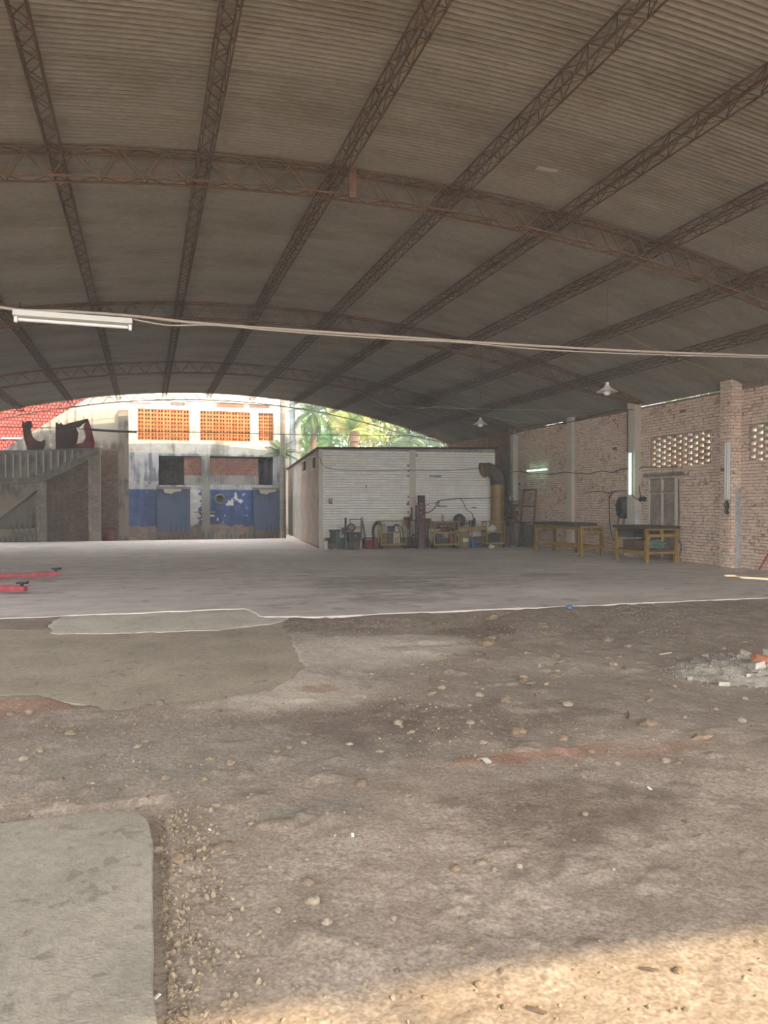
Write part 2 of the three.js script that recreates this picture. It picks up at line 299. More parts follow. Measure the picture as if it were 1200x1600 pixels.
{ // yard beyond the hall: falls slightly away
  const pts = [[-14, -32.65], [14, -32.65], [14, -50], [-14, -50]];
  const g = new THREE.BufferGeometry(), y = (z) => -0.005 + (z + 32.65) * 0.045;
  const v = []; const q = pts.map(([x, z]) => [x, Math.max(y(z), -0.2), z]);
  const n = 12; for (let k = 0; k < n; k++) { const z0 = -32.65 - k * 1.0, z1 = z0 - 1.0, a = [-14, Math.max(y(z0), -0.2), z0], b = [14, Math.max(y(z0), -0.2), z0], c = [14, Math.max(y(z1), -0.2), z1], d = [-14, Math.max(y(z1), -0.2), z1]; v.push(...a, ...b, ...c, ...a, ...c, ...d); }
  g.setAttribute('position', new THREE.Float32BufferAttribute(v, 3)); g.computeVertexNormals();
  struct('ground_back', g, mat('pale_yard_concrete', '#b9aea2', { map: G, rough: 0.9 }), 'pale concrete yard behind the hall', 'ground');
}

// ---- roof sheets --------------------------------------------------
{
  const roof = structGroup('ceiling', 'dusty corrugated metal barrel roof', 'roof');
  const wave = 0.084, per = 12, segZ = per * 8, x0 = XL - 0.45, x1 = XR + 0.16, nX = 44, L = wave * per;
  const pos = [], uv = [], idx = [];
  for (let i = 0; i <= nX; i++) for (let j = 0; j <= segZ; j++) {
    const x = mixf(x0, x1, i / nX), z = -j / segZ * L, slope = -0.032 * (x - XA), n = Math.hypot(1, slope), h = 0.017 * (2 * Math.pow(Math.abs(Math.cos(j / 8 * Math.PI)), 2.4) - 1);
    pos.push(x - slope / n * h, roofY(x) + h / n, z); uv.push(x * 0.25, z);
    if (i < nX && j < segZ) { const a = i * (segZ + 1) + j, b = a + segZ + 1; idx.push(a, a + 1, b, b, a + 1, b + 1); }
  }
  const g = new THREE.BufferGeometry(); g.setAttribute('position', new THREE.Float32BufferAttribute(pos, 3)); g.setAttribute('uv', new THREE.Float32BufferAttribute(uv, 2)); g.setIndex(idx); g.computeVertexNormals();
  const mats = ['#b0aba2', '#b9b4aa', '#a9a59c', '#b4afa6', '#bfb9ae'].map((h, k) => { const t = rep(T_sheet, 1, 0.5); t.offset.set(k * 0.37, k * 0.21); return mat('roof_sheet_' + k, h, { map: t, rough: 0.75, metal: 0.1, side: THREE.DoubleSide }); });
  let z = Z_FRONT, k = 0;
  while (z > Z_END + 0.2) { const o = new THREE.Mesh(g, mats[(k * 7 + (k >> 1)) % 5]); o.name = 'roof_sheet'; o.position.set(0, (k % 2) * 0.004, z); roof.add(o); z -= L - 0.028; k++; }
}
// ---- lattice trusses ----------------------------------------------
const rodMat = M.rust;
function lattice(frame, n, w, h, rc, rw) { // frame(t) -> {c: top centre, u: across, v: down}; returns [chords, web]
  const chords = [[], [], [], []], web = [], P = [];
  for (let k = 0; k <= n; k++) { const f = frame(k / n); P.push([[-1, 0], [1, 0], [1, 1], [-1, 1]].map(([s, d]) => f.c.clone().addScaledVector(f.u, s * w / 2).addScaledVector(f.v, d * h * (f.k ?? 1)))); }
  const cs = Math.max(1, Math.round(n / 40));
  for (let q = 0; q < 4; q++) for (let k = 0; k < n; k += cs) chords[q].push(bar(P[k][q], P[Math.min(n, k + cs)][q], rc));
  for (let k = 0; k < n; k++) for (let q = 0; q < 4; q++) { const q2 = (q + 1) % 4, odd = (k + (q >> 1)) % 2; web.push(bar(P[k][odd ? q : q2], P[k + 1][odd ? q2 : q], rw)); }
  return [chords, web];
}
const ARCHES = [-2.65, -10.25, -17.85, -25.35];
ARCHES.concat([Z_END + 0.2]).forEach((z, i) => {
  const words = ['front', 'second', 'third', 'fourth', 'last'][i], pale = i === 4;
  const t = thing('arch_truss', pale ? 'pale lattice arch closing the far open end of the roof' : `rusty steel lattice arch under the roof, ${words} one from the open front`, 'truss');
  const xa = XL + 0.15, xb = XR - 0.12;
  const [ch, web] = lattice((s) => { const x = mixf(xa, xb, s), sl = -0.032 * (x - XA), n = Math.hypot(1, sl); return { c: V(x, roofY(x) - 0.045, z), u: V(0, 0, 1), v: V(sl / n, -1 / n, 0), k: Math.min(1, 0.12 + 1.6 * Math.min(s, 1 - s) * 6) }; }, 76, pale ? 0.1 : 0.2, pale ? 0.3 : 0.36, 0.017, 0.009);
  ch.forEach((c) => obj('chord', c, pale ? M.sunPaleSteel : rodMat, t)); stuff(obj('lattice', web, pale ? M.sunPaleSteel : rodMat, t));
});
const ORD = ['first', 'second', 'third', 'fourth', 'fifth', 'sixth', 'seventh', 'eighth', 'ninth', 'tenth', 'eleventh'];
[11.68, 9.95, 8.05, 6.23, 4.4, 2.58, 0.75, -1.08, -2.9, -4.72, -6.55].forEach((x, i) => {
  const t = thing('purlin_truss', `rusty lattice purlin under the corrugated roof, ${ORD[i]} from the brick wall`, 'truss', [0, 0, 0], 0, 'lattice purlins under the roof');
  const sl = -0.032 * (x - XA), n = Math.hypot(1, sl);
  const [ch, web] = lattice((s) => ({ c: V(x, roofY(x) - 0.04, mixf(Z_FRONT, Z_END, s)), u: V(1 / n, sl / n, 0), v: V(sl / n, -1 / n, 0) }), 150, 0.16, 0.18, 0.011, 0.007);
  ch.forEach((c) => obj('chord', c, M.rustDark, t)); stuff(obj('lattice', web, M.rustDark, t));
});

// ---- brick work ---------------------------------------------------
class Bricks { // collects boxes cheaply
  constructor() { this.p = []; this.n = []; this.u = []; this.c = []; }
  add(m, w, h, d, col, jit = 0) {
    const X = [-w / 2, w / 2], Y = [-h / 2, h / 2], Z = [-d / 2, d / 2], c = [];
    for (let k = 0; k < 8; k++) c.push(V(X[k & 1] + rr(-jit, jit), Y[(k >> 1) & 1] + rr(-jit, jit), Z[(k >> 2) & 1] + rr(-jit, jit)).applyMatrix4(m));
    const F = [[1, 5, 7, 3], [4, 0, 2, 6], [2, 3, 7, 6], [4, 5, 1, 0], [5, 4, 6, 7], [0, 1, 3, 2]];
    for (const f of F) {
      const [a, b, e, g] = f.map((k) => c[k]), nn = b.clone().sub(a).cross(e.clone().sub(a)).normalize();
      for (const q of [a, b, e, a, e, g]) {
        this.p.push(q.x, q.y, q.z); this.n.push(nn.x, nn.y, nn.z); this.c.push(...col);
        this.u.push(Math.abs(nn.x) > 0.7 ? q.z : q.x, Math.abs(nn.y) > 0.7 ? q.z : q.y);
      }
    }
  }
  geo() { const g = new THREE.BufferGeometry(); for (const [k, a, s] of [['position', this.p, 3], ['normal', this.n, 3], ['uv', this.u, 2], ['color', this.c, 3]]) g.setAttribute(k, new THREE.Float32BufferAttribute(a, s)); return g; }
}
// a wall face: frame maps (along, up, out) to the world; bricks stand proud of the backing
function brickFace(parent, M4, len, hgt, o) {
  const list = [], ch = o.course, bl = o.brick, jv = o.jointV ?? o.joint;
  for (let r = 0; (r + 1) * ch <= hgt + 1e-6; r++) {
    let a = (r % 2 ? -bl / 2 : 0) + rr(-0.02, 0.02);
    while (a < len) {
      const L = bl * rr(0.92, 1.08); let s = Math.max(a, 0), e = Math.min(a + L, len); a += L;
      if (o.cut) for (const [c0, c1, d0, d1] of o.cut) if ((r + 0.5) * ch > d0 && (r + 0.5) * ch < d1 && e > c0 && s < c1) { if (s < c0 && c0 - s >= e - c1) e = c0; else if (e > c1) s = c1; else e = s; }
      if (e - s < 0.05) continue;
      if (o.skip && o.skip(s, e, r * ch, (r + 1) * ch)) continue;
      if (rnd() < o.miss) continue;
      list.push({ s, e, y: r * ch, out: rr(0, o.proud), tilt: rr(-1, 1) * o.tilt, tone: rr(o.tone[0], o.tone[1]), warm: rnd() });
    }
  }
  for (const b of list) { const p = V((b.s + b.e) / 2, b.y + ch / 2, 0).applyMatrix4(M4); const pr = p.clone().project(camera); b.d = (Math.abs(pr.x) < 1 && pr.z < 1 ? 0 : 1000) + p.distanceTo(camera.position); }
  list.sort((p, q) => p.d - q.d);
  const many = new Bricks(), nI = o.single ?? 300;
  list.forEach((b, k) => {
    const w = b.e - b.s - jv, h = ch - o.joint, d = o.depth;
    const m = M4.clone().multiply(new THREE.Matrix4().makeTranslation((b.s + b.e) / 2, b.y + ch / 2, d / 2 - o.sunk + b.out)).multiply(new THREE.Matrix4().makeRotationZ(b.tilt));
    const col = [b.tone, b.tone * mixf(0.94, 1, b.warm), b.tone * mixf(0.88, 1, b.warm)];
    if (k < nI) {
      const bb = new Bricks(); bb.add(new THREE.Matrix4(), w, h, d, col, o.jit); const msh = new THREE.Mesh(bb.geo(), o.mat); msh.name = 'brick'; msh.applyMatrix4(m);
      const uvA = msh.geometry.attributes.uv, ox = rnd() * 4, oy = rnd() * 4; for (let q = 0; q < uvA.count; q++) uvA.setXY(q, uvA.getX(q) + ox, uvA.getY(q) + oy);
      parent.add(msh);
    } else many.add(m, w, h, d, col, o.jit);
  });
  if (list.length > nI) { const msh = new THREE.Mesh(many.geo(), o.mat); msh.name = 'brickwork'; stuff(msh); parent.add(msh); }
}
const washMat = mat('limewashed_brick', '#fdf2e8', { map: rep(T_wash, 0.4), vc: true, rough: 0.95, bump: rep(T_bump, 2), bumpScale: 0.008 });
const whiteBrickMat = mat('white_painted_brick', '#ffffff', { map: rep(T_paint, 0.6), vc: true, rough: 0.85 });
const darkBrickMat = mat('bare_brown_brick', '#b08d78', { map: rep(T_grime, 0.6), vc: true, rough: 0.95 });

// right wall: backing with openings for two grille panels (and an unseen third, added to let in the sun spots)
const WALL_TOP = 4.355, ZR0 = -25.6, ZR1 = 4.4;
const jalis = [[-17.6, -15.25], [-14.0, -11.75], [-10.6, -8.3]].map(([a, b]) => ({ z0: a, z1: b, y0: 2.55, y1: 3.42 }));
Object.assign(jalis[2], { y0: 1.6, y1: 3.7 });
{
  const w = structGroup('wall_right', 'lime washed brick side wall with open brick grilles', 'wall');
  const g = [], T = 0.13; let z = ZR0;
  const seg = (za, zb, ya, yb) => g.push(bx(T, yb - ya, zb - za, XR + T / 2 + 0.02, (ya + yb) / 2, (za + zb) / 2));
  for (const j of jalis) { seg(z, j.z0, 0, WALL_TOP); seg(j.z0, j.z1, 0, j.y0); seg(j.z0, j.z1, j.y1, WALL_TOP); z = j.z1; }
  seg(z, ZR1, 0, WALL_TOP); for (const [za, zb] of [[-25.5, -23.6], [-22.3, -18.6], [-14.9, -8], [-8, 4.4]]) seg(za, zb, WALL_TOP, 4.45); obj('backing', g, M.mortar, w);
  const M4 = new THREE.Matrix4().makeBasis(V(0, 0, 1), V(0, 1, 0), V(-1, 0, 0)).setPosition(XR + 0.02, 0, ZR0); // along = +z, out = -x
  const open = (s, e, y0, y1) => jalis.some((j) => e + ZR0 > j.z0 && s + ZR0 < j.z1 && y1 > j.y0 + 0.01 && y0 < j.y1 - 0.01);
  brickFace(w, M4, 16.5, WALL_TOP, { course: 0.078, brick: 0.25, joint: 0.014, depth: 0.05, sunk: 0.02, proud: 0.012, tilt: 0.02, jit: 0.006, miss: 0.004, tone: [0.86, 1], mat: washMat, cut: jalis.map((j) => [j.z0 - ZR0, j.z1 - ZR0, j.y0, j.y1]) });
  // grille bricks go right through the wall
  const jm = ['#d8c4b4', '#cdb6a4', '#e0cfc0'].map((h, k) => mat('grille_brick_' + k, h, { map: G }));
    for (const j of jalis.slice(0, 2)) {
    const rows = Math.round((j.y1 - j.y0) / 0.079), ch = (j.y1 - j.y0) / rows;
    const pitch = 0.42;
    for (let r = 0; r < rows; r++) for (let k = -1; k < 7; k++) {
      let a = j.z0 + k * pitch + (r % 2) * pitch / 2, e = a + 0.262; a = Math.max(a, j.z0); e = Math.min(e, j.z1); if (e - a < 0.04) continue;
      const m = obj('brick', bx(0.13, ch - 0.004, e - a, XR + 0.055, j.y0 + (r + 0.5) * ch, (a + e) / 2), jm[(r * 3 + k + 2) % 3], w); m.name = 'brick';
    }
  }
  { // unseen third opening: added board, slots shaped to cast the floor sun spots
    const j = jalis[2], X0 = XR + 0.04, sh = new THREE.Shape([[j.z0, j.y0], [j.z1, j.y0], [j.z1, j.y1], [j.z0, j.y1]].map((p) => new THREE.Vector2(...p)));
    for (const l of [[[1153, 900.5], [1204, 903.5], [1204, 906.5], [1160, 904]], [[1131, 898.3], [1151, 898.3], [1151, 900.8], [1134, 900.8]]]) sh.holes.push(new THREE.Path(l.map(([px, py]) => { const p = onY(px, py, 0), k = (X0 - p.x) / SUN.x; return new THREE.Vector2(p.z + k * SUN.z, k * SUN.y); })));
    const g = new THREE.ExtrudeGeometry(sh, { depth: 0.015, bevelEnabled: false }); g.rotateY(-Math.PI / 2); g.translate(X0, 0, 0); obj('sun_slot_mask', g, M.wood, w);
  }
}
struct('wall_right_back', [bx(0.2, 4.4, 7.0, XR + 0.12, 2.2, -29.15)], M.mortarDark, 'bare brown brick side wall beyond the white store', 'wall');
{
  const w = scene.getObjectByName('wall_right_back');
  const M4 = new THREE.Matrix4().makeBasis(V(0, 0, 1), V(0, 1, 0), V(-1, 0, 0)).setPosition(XR + 0.02, 0, -32.6);
  brickFace(w, M4, 6.9, 4.4, { course: 0.078, brick: 0.25, joint: 0.014, depth: 0.04, sunk: 0.02, proud: 0.01, tilt: 0.01, jit: 0.004, miss: 0.01, tone: [0.7, 1], mat: darkBrickMat, single: 0 });
}
struct('wall_left', [bx(0.2, 2.3, 19.6, XL - 0.15, 1.05, -5.3), bx(0.2, 4.5, 17.6, XL - 0.15, 2.15, -23.9)], M.whitewash, 'unseen whitewashed left wall of the hall, low near the front and tall behind to shape the light', 'wall');  // unseen wall; its stepped height shapes the daylight on the floor
// above it the left side is open: a row of steel posts carries the eave
for (const z of ARCHES.concat([Z_FRONT - 0.3, Z_END + 0.2])) { const t = thing('eave_post', 'steel post carrying the open left eave of the roof', 'post', [XL + 0.16, 0, z], 0, 'posts of the open side'); obj('shaft', sb(0.16, 4.1, 0.16), M.rustDark, t); obj('base_plate', sb(0.3, 0.02, 0.3), M.darkSteel, t); }
struct('wall_garden', [bx(0.2, 3.9, 40, XR + 7.5, 1.85, -14)], mat('garden_wall_brick', '#8a6a52', { map: RU }), 'brown boundary wall outside the right wall', 'wall');
// piers of the right wall
{
  const z1 = onX(1141, 800, XR - 0.15).z, z2 = onX(991, 800, XR - 0.1).z, z3 = onX(890, 800, XR - 0.1).z;
  const p1 = structGroup('pier', 'lime washed brick pier between the open grilles', 'pier');
  obj('core', sb(0.3, 4.56, 0.32, XR - 0.15, 0, z1), M.mortar, p1);
  const o = { course: 0.078, brick: 0.23, joint: 0.012, depth: 0.04, sunk: 0.015, proud: 0.01, tilt: 0.02, jit: 0.005, miss: 0.01, tone: [0.8, 1], mat: washMat, single: 150 };
  brickFace(p1, new THREE.Matrix4().makeBasis(V(0, 0, 1), V(0, 1, 0), V(-1, 0, 0)).setPosition(XR - 0.3, 0, z1 - 0.16), 0.32, 4.56, o);
  brickFace(p1, new THREE.Matrix4().makeBasis(V(1, 0, 0), V(0, 1, 0), V(0, 0, 1)).setPosition(XR - 0.32, 0, z1 + 0.16), 0.34, 4.56, o);
  obj('paint_strip', sb(0.16, 1.9, 0.012, XR - 0.1, 0.02, z1 + 0.192), mat('bluish_white_paint', '#cfd0d0', { map: G }), p1).userData.label = 'bluish white painted strip';
  const p2 = structGroup('pier', 'smooth pale plastered pier beside the lit upright tube', 'pier');
  obj('shaft', sb(0.22, 4.5, 0.36, XR - 0.11, 0, z2), M.concretePale, p2);
  obj('paint_strip', sb(0.23, 1.5, 0.012, XR - 0.115, 0.02, z2 + 0.184), mat('white_paint', '#e8e8e8', { map: G }), p2);
  const p3 = structGroup('pier', 'slim whitewashed pier behind the long yellow bench', 'pier');
  obj('shaft', sb(0.12, 4.45, 0.3, XR - 0.06, 0, z3), M.whitewash, p3);
  const e = onX(803, 800, XR - 0.2).z;
  const p4 = structGroup('pier', 'pale end pier beside the dark corner', 'pier');
  obj('shaft', sb(0.22, 3.0, 0.22, XR - 0.15, 1.2, ZR0 + 0.12), M.concretePale, p4); obj('base', sb(0.3, 4.4, 0.1, XR + 0.02, 0, ZR0 - 0.02), M.mortar, p4);
}
// walled-up doorway: frame and four panels
{
  const a = onX(1018, 825, XR), b = onX(1060, 825, XR), y1 = onX(1040, 747, XR).y;
  const d = structGroup('door_1', 'pale steel framed doorway panel with four fields', 'door');
  const z0 = a.z, z1 = b.z, f = 0.05, zm = (z0 + z1) / 2, ym = 1.85, X = XR - 0.075;
  for (const z of [z0, zm, z1]) obj('frame_post', sb(0.06, y1, f, X, 0, z), M.whitewash, d);
  for (const y of [0.02, ym, y1 - f]) obj('frame_rail', sb(0.05, f, z1 - z0, X + 0.004, y, zm), M.concrete, d);
  for (const [za, zb] of [[z0, zm], [zm, z1]]) for (const [ya, yb] of [[0.05, ym], [ym, y1]]) obj('panel', sb(0.05, yb - ya - 0.05, zb - za - 0.05, XR - 0.04, ya + 0.03, (za + zb) / 2), mat('dusty_panel', '#b5a396', { map: G }), d);
  obj('lintel', sb(0.1, 0.1, z1 - z0 + 0.5, XR - 0.05, y1 + 0.04, zm), M.concrete, d);
}

// ---- white store (shed) in the corner ------------------------------
const SA = 5.4 * Math.PI / 180, P0 = onY(498, 857, 0), SU = V(Math.cos(SA), 0, Math.sin(SA)), SV = V(Math.sin(SA), 0, -Math.cos(SA));
const lineAt = (px, org, dir) => { const d = ray(px, 790); const den = dir.x * d.z - dir.z * d.x; return (-(org.x) * d.z + org.z * d.x) / den; }; // metres along dir where the column px crosses
const SL = lineAt(773, P0, SU), SD = lineAt(450, P0, SV);
const shedTop = (px, py, p) => { const d = ray(px, py), k = Math.hypot(p.x, p.z) / Math.hypot(d.x, d.z); return CAM_Y + d.y * k; };
const sH0 = shedTop(498, 702, P0), sH1 = shedTop(770, 702, P0.clone().addScaledVector(SU, SL)), sHb = shedTop(450, 734, P0.clone().addScaledVector(SV, SD));
const onShed = (px, py) => { const t = lineAt(px, P0, SU), p = P0.clone().addScaledVector(SU, t); p.y = shedTop(px, py, p); return p; };
{
  const w = structGroup('wall_store_front', 'white painted brick front wall of the store', 'wall');
  const M4 = new THREE.Matrix4().makeBasis(SU, V(0, 1, 0), SV.clone().negate()).setPosition(P0);
  const body = prism([[0, 0], [SL, 0], [SL, sH1], [0, sH0]], 0.15, -0.02); body.applyMatrix4(M4); obj('backing', body, M.mortarPale, w);
  const sp = lineAt(644, P0, SU);
  brickFace(w, M4, SL, Math.min(sH0, sH1), { course: 0.092, brick: 0.42, joint: 0.014, jointV: 0.003, depth: 0.04, sunk: 0.016, proud: 0.004, tilt: 0.002, jit: 0.002, miss: 0.0004, tone: [0.94, 1], mat: whiteBrickMat, cut: [[sp - 0.1, sp + 0.12, 0, 9]] });
  const pil = sb(0.24, sH0 + 0.02, 0.06, sp + 0.01, 0, 0.0); pil.applyMatrix4(M4); obj('pilaster', pil, M.whitewash, w);
  const cor = sb(0.14, sH0, 0.06, 0.07, 0, 0.005); cor.applyMatrix4(M4); obj('corner_strip', cor, M.whitewash, w);
  const band = sb(SL - 0.2, 0.36, 0.03, SL / 2 + 0.1, 0, 0.03); band.applyMatrix4(M4); obj('plinth', band, M.maroonBand, w).userData.label = 'faded maroon painted plinth';
  // side wall: sheet panels
  const s = structGroup('wall_store_side', 'pale pinkish sheet side wall of the store', 'wall');
  const M5 = new THREE.Matrix4().makeBasis(SV.clone().negate(), V(0, 1, 0), SU.clone().negate()).setPosition(P0);
  const cuts = [0, lineAt(479, P0, SV), lineAt(470, P0, SV), SD], tops = (t) => mixf(sH0, sHb, t / SD);
  const pm = [mat('sheet_panel_a', '#cdbcb0', { map: G }), mat('sheet_panel_b', '#d3c3b6', { map: G }), mat('sheet_panel_c', '#d9d2c9', { map: G })];
  const vents = [[488.5, 492.5, 715, 732], [473, 478, 721, 736]].map(([pa, pb, y0, y1]) => { const a = lineAt(pb, P0, SV), b = lineAt(pa, P0, SV), q = P0.clone().addScaledVector(SV, (a + b) / 2); return { a: Math.min(a, b), b: Math.max(a, b), h0: shedTop((pa + pb) / 2, y1, q), h1: shedTop((pa + pb) / 2, y0, q) }; });
  for (let k = 0; k < 3; k++) {
    const a = cuts[k] + 0.01, b = cuts[k + 1] - 0.01, sh = new THREE.Shape([[-b, 0.03], [-a, 0.03], [-a, tops(a)], [-b, tops(b)]].map((q) => new THREE.Vector2(...q)));
    for (const v of vents) if (v.a < b && v.b > a) { const l = Math.max(v.a, a + 0.02), r = Math.min(v.b, b - 0.02); sh.holes.push(new THREE.Path([[-r, v.h0], [-r, v.h1], [-l, v.h1], [-l, v.h0]].map((q) => new THREE.Vector2(...q)))); }
    const p = new THREE.ExtrudeGeometry(sh, { depth: 0.05, bevelEnabled: false }); p.translate(0, 0, -0.05); p.applyMatrix4(M5); obj('panel', p, pm[k], s);
  }
  for (const v of vents) { const g = [sb(v.b - v.a + 0.08, 0.05, 0.04, -(v.a + v.b) / 2, v.h0 - 0.05, 0.01), sb(v.b - v.a + 0.08, 0.05, 0.04, -(v.a + v.b) / 2, v.h1, 0.01)]; g.forEach((q) => q.applyMatrix4(M5)); obj('vent_frame', g, M.whitewash, s); }
  const bk = struct('wall_store_back', [(() => { const g = prism([[0.1, 0], [SL, 0], [SL, sHb], [0.1, sHb]], 0.1, -SD); g.applyMatrix4(M4); return g; })(), (() => { const g = prism([[-SD, 0], [0, 0], [0, sH0], [-SD, sHb]], 0.1, -SL + 0.1); g.applyMatrix4(M5); return g; })()], M.mortarPale, 'hidden rear walls of the store', 'wall');
  const rp = (a, d, h) => P0.clone().addScaledVector(SU, a).addScaledVector(SV, d).setY(h);
  const A = [rp(-0.08, -0.15, sH0), rp(SL + 0.1, -0.15, sH1), rp(SL + 0.1, SD + 0.1, sHb + 0.1), rp(-0.08, SD + 0.1, sHb)];
  const g = new THREE.BufferGeometry(), v = [], Bt = A.map((p) => p.clone().setY(p.y + 0.07));
  const quad = (a, b, c, d) => v.push(...a.toArray(), ...b.toArray(), ...c.toArray(), ...a.toArray(), ...c.toArray(), ...d.toArray());
  quad(A[3], A[2], A[1], A[0]); quad(...Bt); for (let k = 0; k < 4; k++) quad(A[k], A[(k + 1) % 4], Bt[(k + 1) % 4], Bt[k]);
  g.setAttribute('position', new THREE.Float32BufferAttribute(v, 3)); g.computeVertexNormals();
  struct('ceiling_store', g, mat('dark_roof_edge', '#57504a', { map: G }), 'flat roof slab of the white store with dark edge', 'roof');
}

// ================================================================== BEHIND THE HALL
const ZB = -34.9, ZS = -33.9, YG = -0.13;
const polyZ = (l, z) => l.map(([a, b]) => { const p = onZ(a, b, z); return [p.x, p.y]; });
function ccw(p) { let a = 0; for (let k = 0; k < p.length; k++) { const q = p[(k + 1) % p.length]; a += p[k][0] * q[1] - q[0] * p[k][1]; } return a < 0 ? p.slice().reverse() : p; }
const rectGeo = (r, d, z) => bx(r.x1 - r.x0, r.y1 - r.y0, d, (r.x0 + r.x1) / 2, (r.y0 + r.y1) / 2, z - d / 2);
function ventBlock(w, h, d) { // hollow clay block with two openings and a rib
  const s = new THREE.Shape([[-w / 2, -h / 2], [w / 2, -h / 2], [w / 2, h / 2], [-w / 2, h / 2]].map((p) => new THREE.Vector2(...p)));
  for (const sg of [-1, 1]) { const cx = sg * w * 0.23, a = w * 0.17, b = h * 0.32; s.holes.push(new THREE.Path([[cx - a, 0], [cx, -b], [cx + a, 0], [cx, b]].map((p) => new THREE.Vector2(...p)))); }
  const g = new THREE.ExtrudeGeometry(s, { depth: d, bevelEnabled: false }); g.translate(0, 0, -d); return join(g);
}
{ // blue and white facade
  const f = structGroup('wall_back', 'blue and white two storey facade across the yard', 'wall');
  const R = rectZ(196, 636, 442, 843, ZB); R.y0 = YG - 0.1;
  const panels = [[215, 639.5, 296, 688], [312.5, 643, 391, 689], [404, 645.5, 427, 689]].map((r) => rectZ(...r, ZB)), wins = [[248, 712, 288, 758], [404, 714, 427, 758]].map((r) => rectZ(...r, ZB)), bricks = [[287.5, 714, 315, 743], [328, 716, 403, 743]].map((r) => rectZ(...r, ZB));
  bricks[0].x0 = wins[0].x1; bricks[1].x1 = wins[1].x0; // share an edge
  const s = new THREE.Shape([[R.x0, R.y0], [R.x1, R.y0], [R.x1, R.y1], [R.x0, R.y1]].map((p) => new THREE.Vector2(...p)));
  const hole = (r) => s.holes.push(new THREE.Path([[r.x0, r.y0], [r.x0, r.y1], [r.x1, r.y1], [r.x1, r.y0]].map((p) => new THREE.Vector2(...p))));
  panels.forEach(hole);
  hole({ x0: wins[0].x0, x1: bricks[0].x1, y0: wins[0].y0, y1: wins[0].y1 }); hole({ x0: bricks[1].x0, x1: wins[1].x1, y0: wins[1].y0, y1: wins[1].y1 });
  const g = join((() => { const e = new THREE.ExtrudeGeometry(s, { depth: 0.22, bevelEnabled: false }); e.translate(0, 0, ZB - 0.22); return e; })());
  const strip = onZ(303, 800, ZB).x, dado = onZ(300, 765, ZB).y, base = onZ(300, 822, ZB).y, shadowLine = onZ(300, 709, ZB).y, grey = onZ(300, 752, ZB).y, W = R.x1 - R.x0, H = R.y1 - R.y0;
  const map = dataTex(1024, 1024, (i, j, c) => {
    const x = R.x0 + (i + 0.5) / 1024 * W, y = R.y0 + (j + 0.5) / 1024 * H, a = fbm(x * 1.2, y * 1.2, 5, 601), b = fbm(x * 6, y * 6, 4, 607), st = fbm(x * 5, y * 0.5, 4, 611), n = hash(i, j, 9);
    let q;
    if (y > shadowLine + 0.04 * (b - 0.5)) { const m = sstep(0.5, 0.68, 0.5 * a + 0.5 * st); q = [mixf(196, 140, m), mixf(190, 136, m), mixf(176, 124, m)]; }
    else { const m = sstep(0.42, 0.62, 0.4 * a + 0.6 * st); q = [mixf(176, 112, m), mixf(175, 112, m), mixf(178, 116, m)]; if (y < grey && b > 0.4) q = q.map((v, k) => mixf(v, [172, 170, 174][k], 0.6)); }  // lower plaster greyer: weathering plus the roof shadow put into its colour
    if (y < dado + 0.03 * (b - 0.5)) {
      const m = sstep(0.45, 0.7, st); q = [mixf(62, 52, m), mixf(86, 72, m), mixf(136, 112, m)];
      const peel = sstep(0.655, 0.69, 0.55 * b + 0.45 * a); if (peel) q = q.map((v, k) => mixf(v, [196, 192, 186][k], peel));
      const px0 = Math.abs(x - strip) / 0.35 + 1.6 * (b - 0.5); if (px0 < 0.8) q = [198, 194, 188];
    }
    if (y < base + 0.5 * (a - 0.5) + 0.25 * (b - 0.5)) { const m = sstep(0.4, 0.6, b); q = [mixf(150, 112, m), mixf(128, 100, m), mixf(114, 92, m)]; }
    const d = 24 * (n - 0.5) + 40 * (b - 0.5); c[0] = q[0] + d; c[1] = q[1] + d; c[2] = q[2] + d;
  }, true, false);
  const p = g.attributes.position, uv = g.attributes.uv; for (let k = 0; k < p.count; k++) uv.setXY(k, (p.getX(k) - R.x0) / W, (p.getY(k) - R.y0) / H);
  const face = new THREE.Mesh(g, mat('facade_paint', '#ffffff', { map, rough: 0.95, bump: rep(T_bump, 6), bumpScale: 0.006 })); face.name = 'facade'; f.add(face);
  // clay vent block panels, every block its own piece
  const tones = ['#c0703a', '#b56535', '#c77c44'].map((h, k) => mat('clay_block_' + k, h, { map: G }));
  panels.forEach((r, k) => {
    const nx = [8, 8, 3][k], ny = 8, w = (r.x1 - r.x0) / nx, h = (r.y1 - r.y0) / ny, bg = ventBlock(w - 0.02, h - 0.02, 0.09);
    for (let j = 0; j < ny; j++) for (let i = 0; i < nx; i++) { const o = new THREE.Mesh(bg, tones[(i * 5 + j * 3 + (i * j) % 4) % 3]); o.name = 'vent_block'; o.position.set(r.x0 + (i + 0.5) * w, r.y0 + (j + 0.5) * h, ZB - 0.03); f.add(o); }
    const mo = []; for (let j = 0; j <= ny; j++) mo.push(bx(r.x1 - r.x0, 0.02, 0.06, (r.x0 + r.x1) / 2, r.y0 + j * h, ZB - 0.075)); for (let i = 0; i <= nx; i++) mo.push(bx(0.02, r.y1 - r.y0, 0.06, r.x0 + i * w, (r.y0 + r.y1) / 2, ZB - 0.075));
    obj('mortar_grid', mo, mat('cream_mortar', '#d8bd84', {}), f);
  });
  // red brick infill beside the windows
  const bt = ['#a06a58', '#8f5d4e', '#ad7866'].map((h, k) => mat('infill_brick_' + k, h, { map: G }));
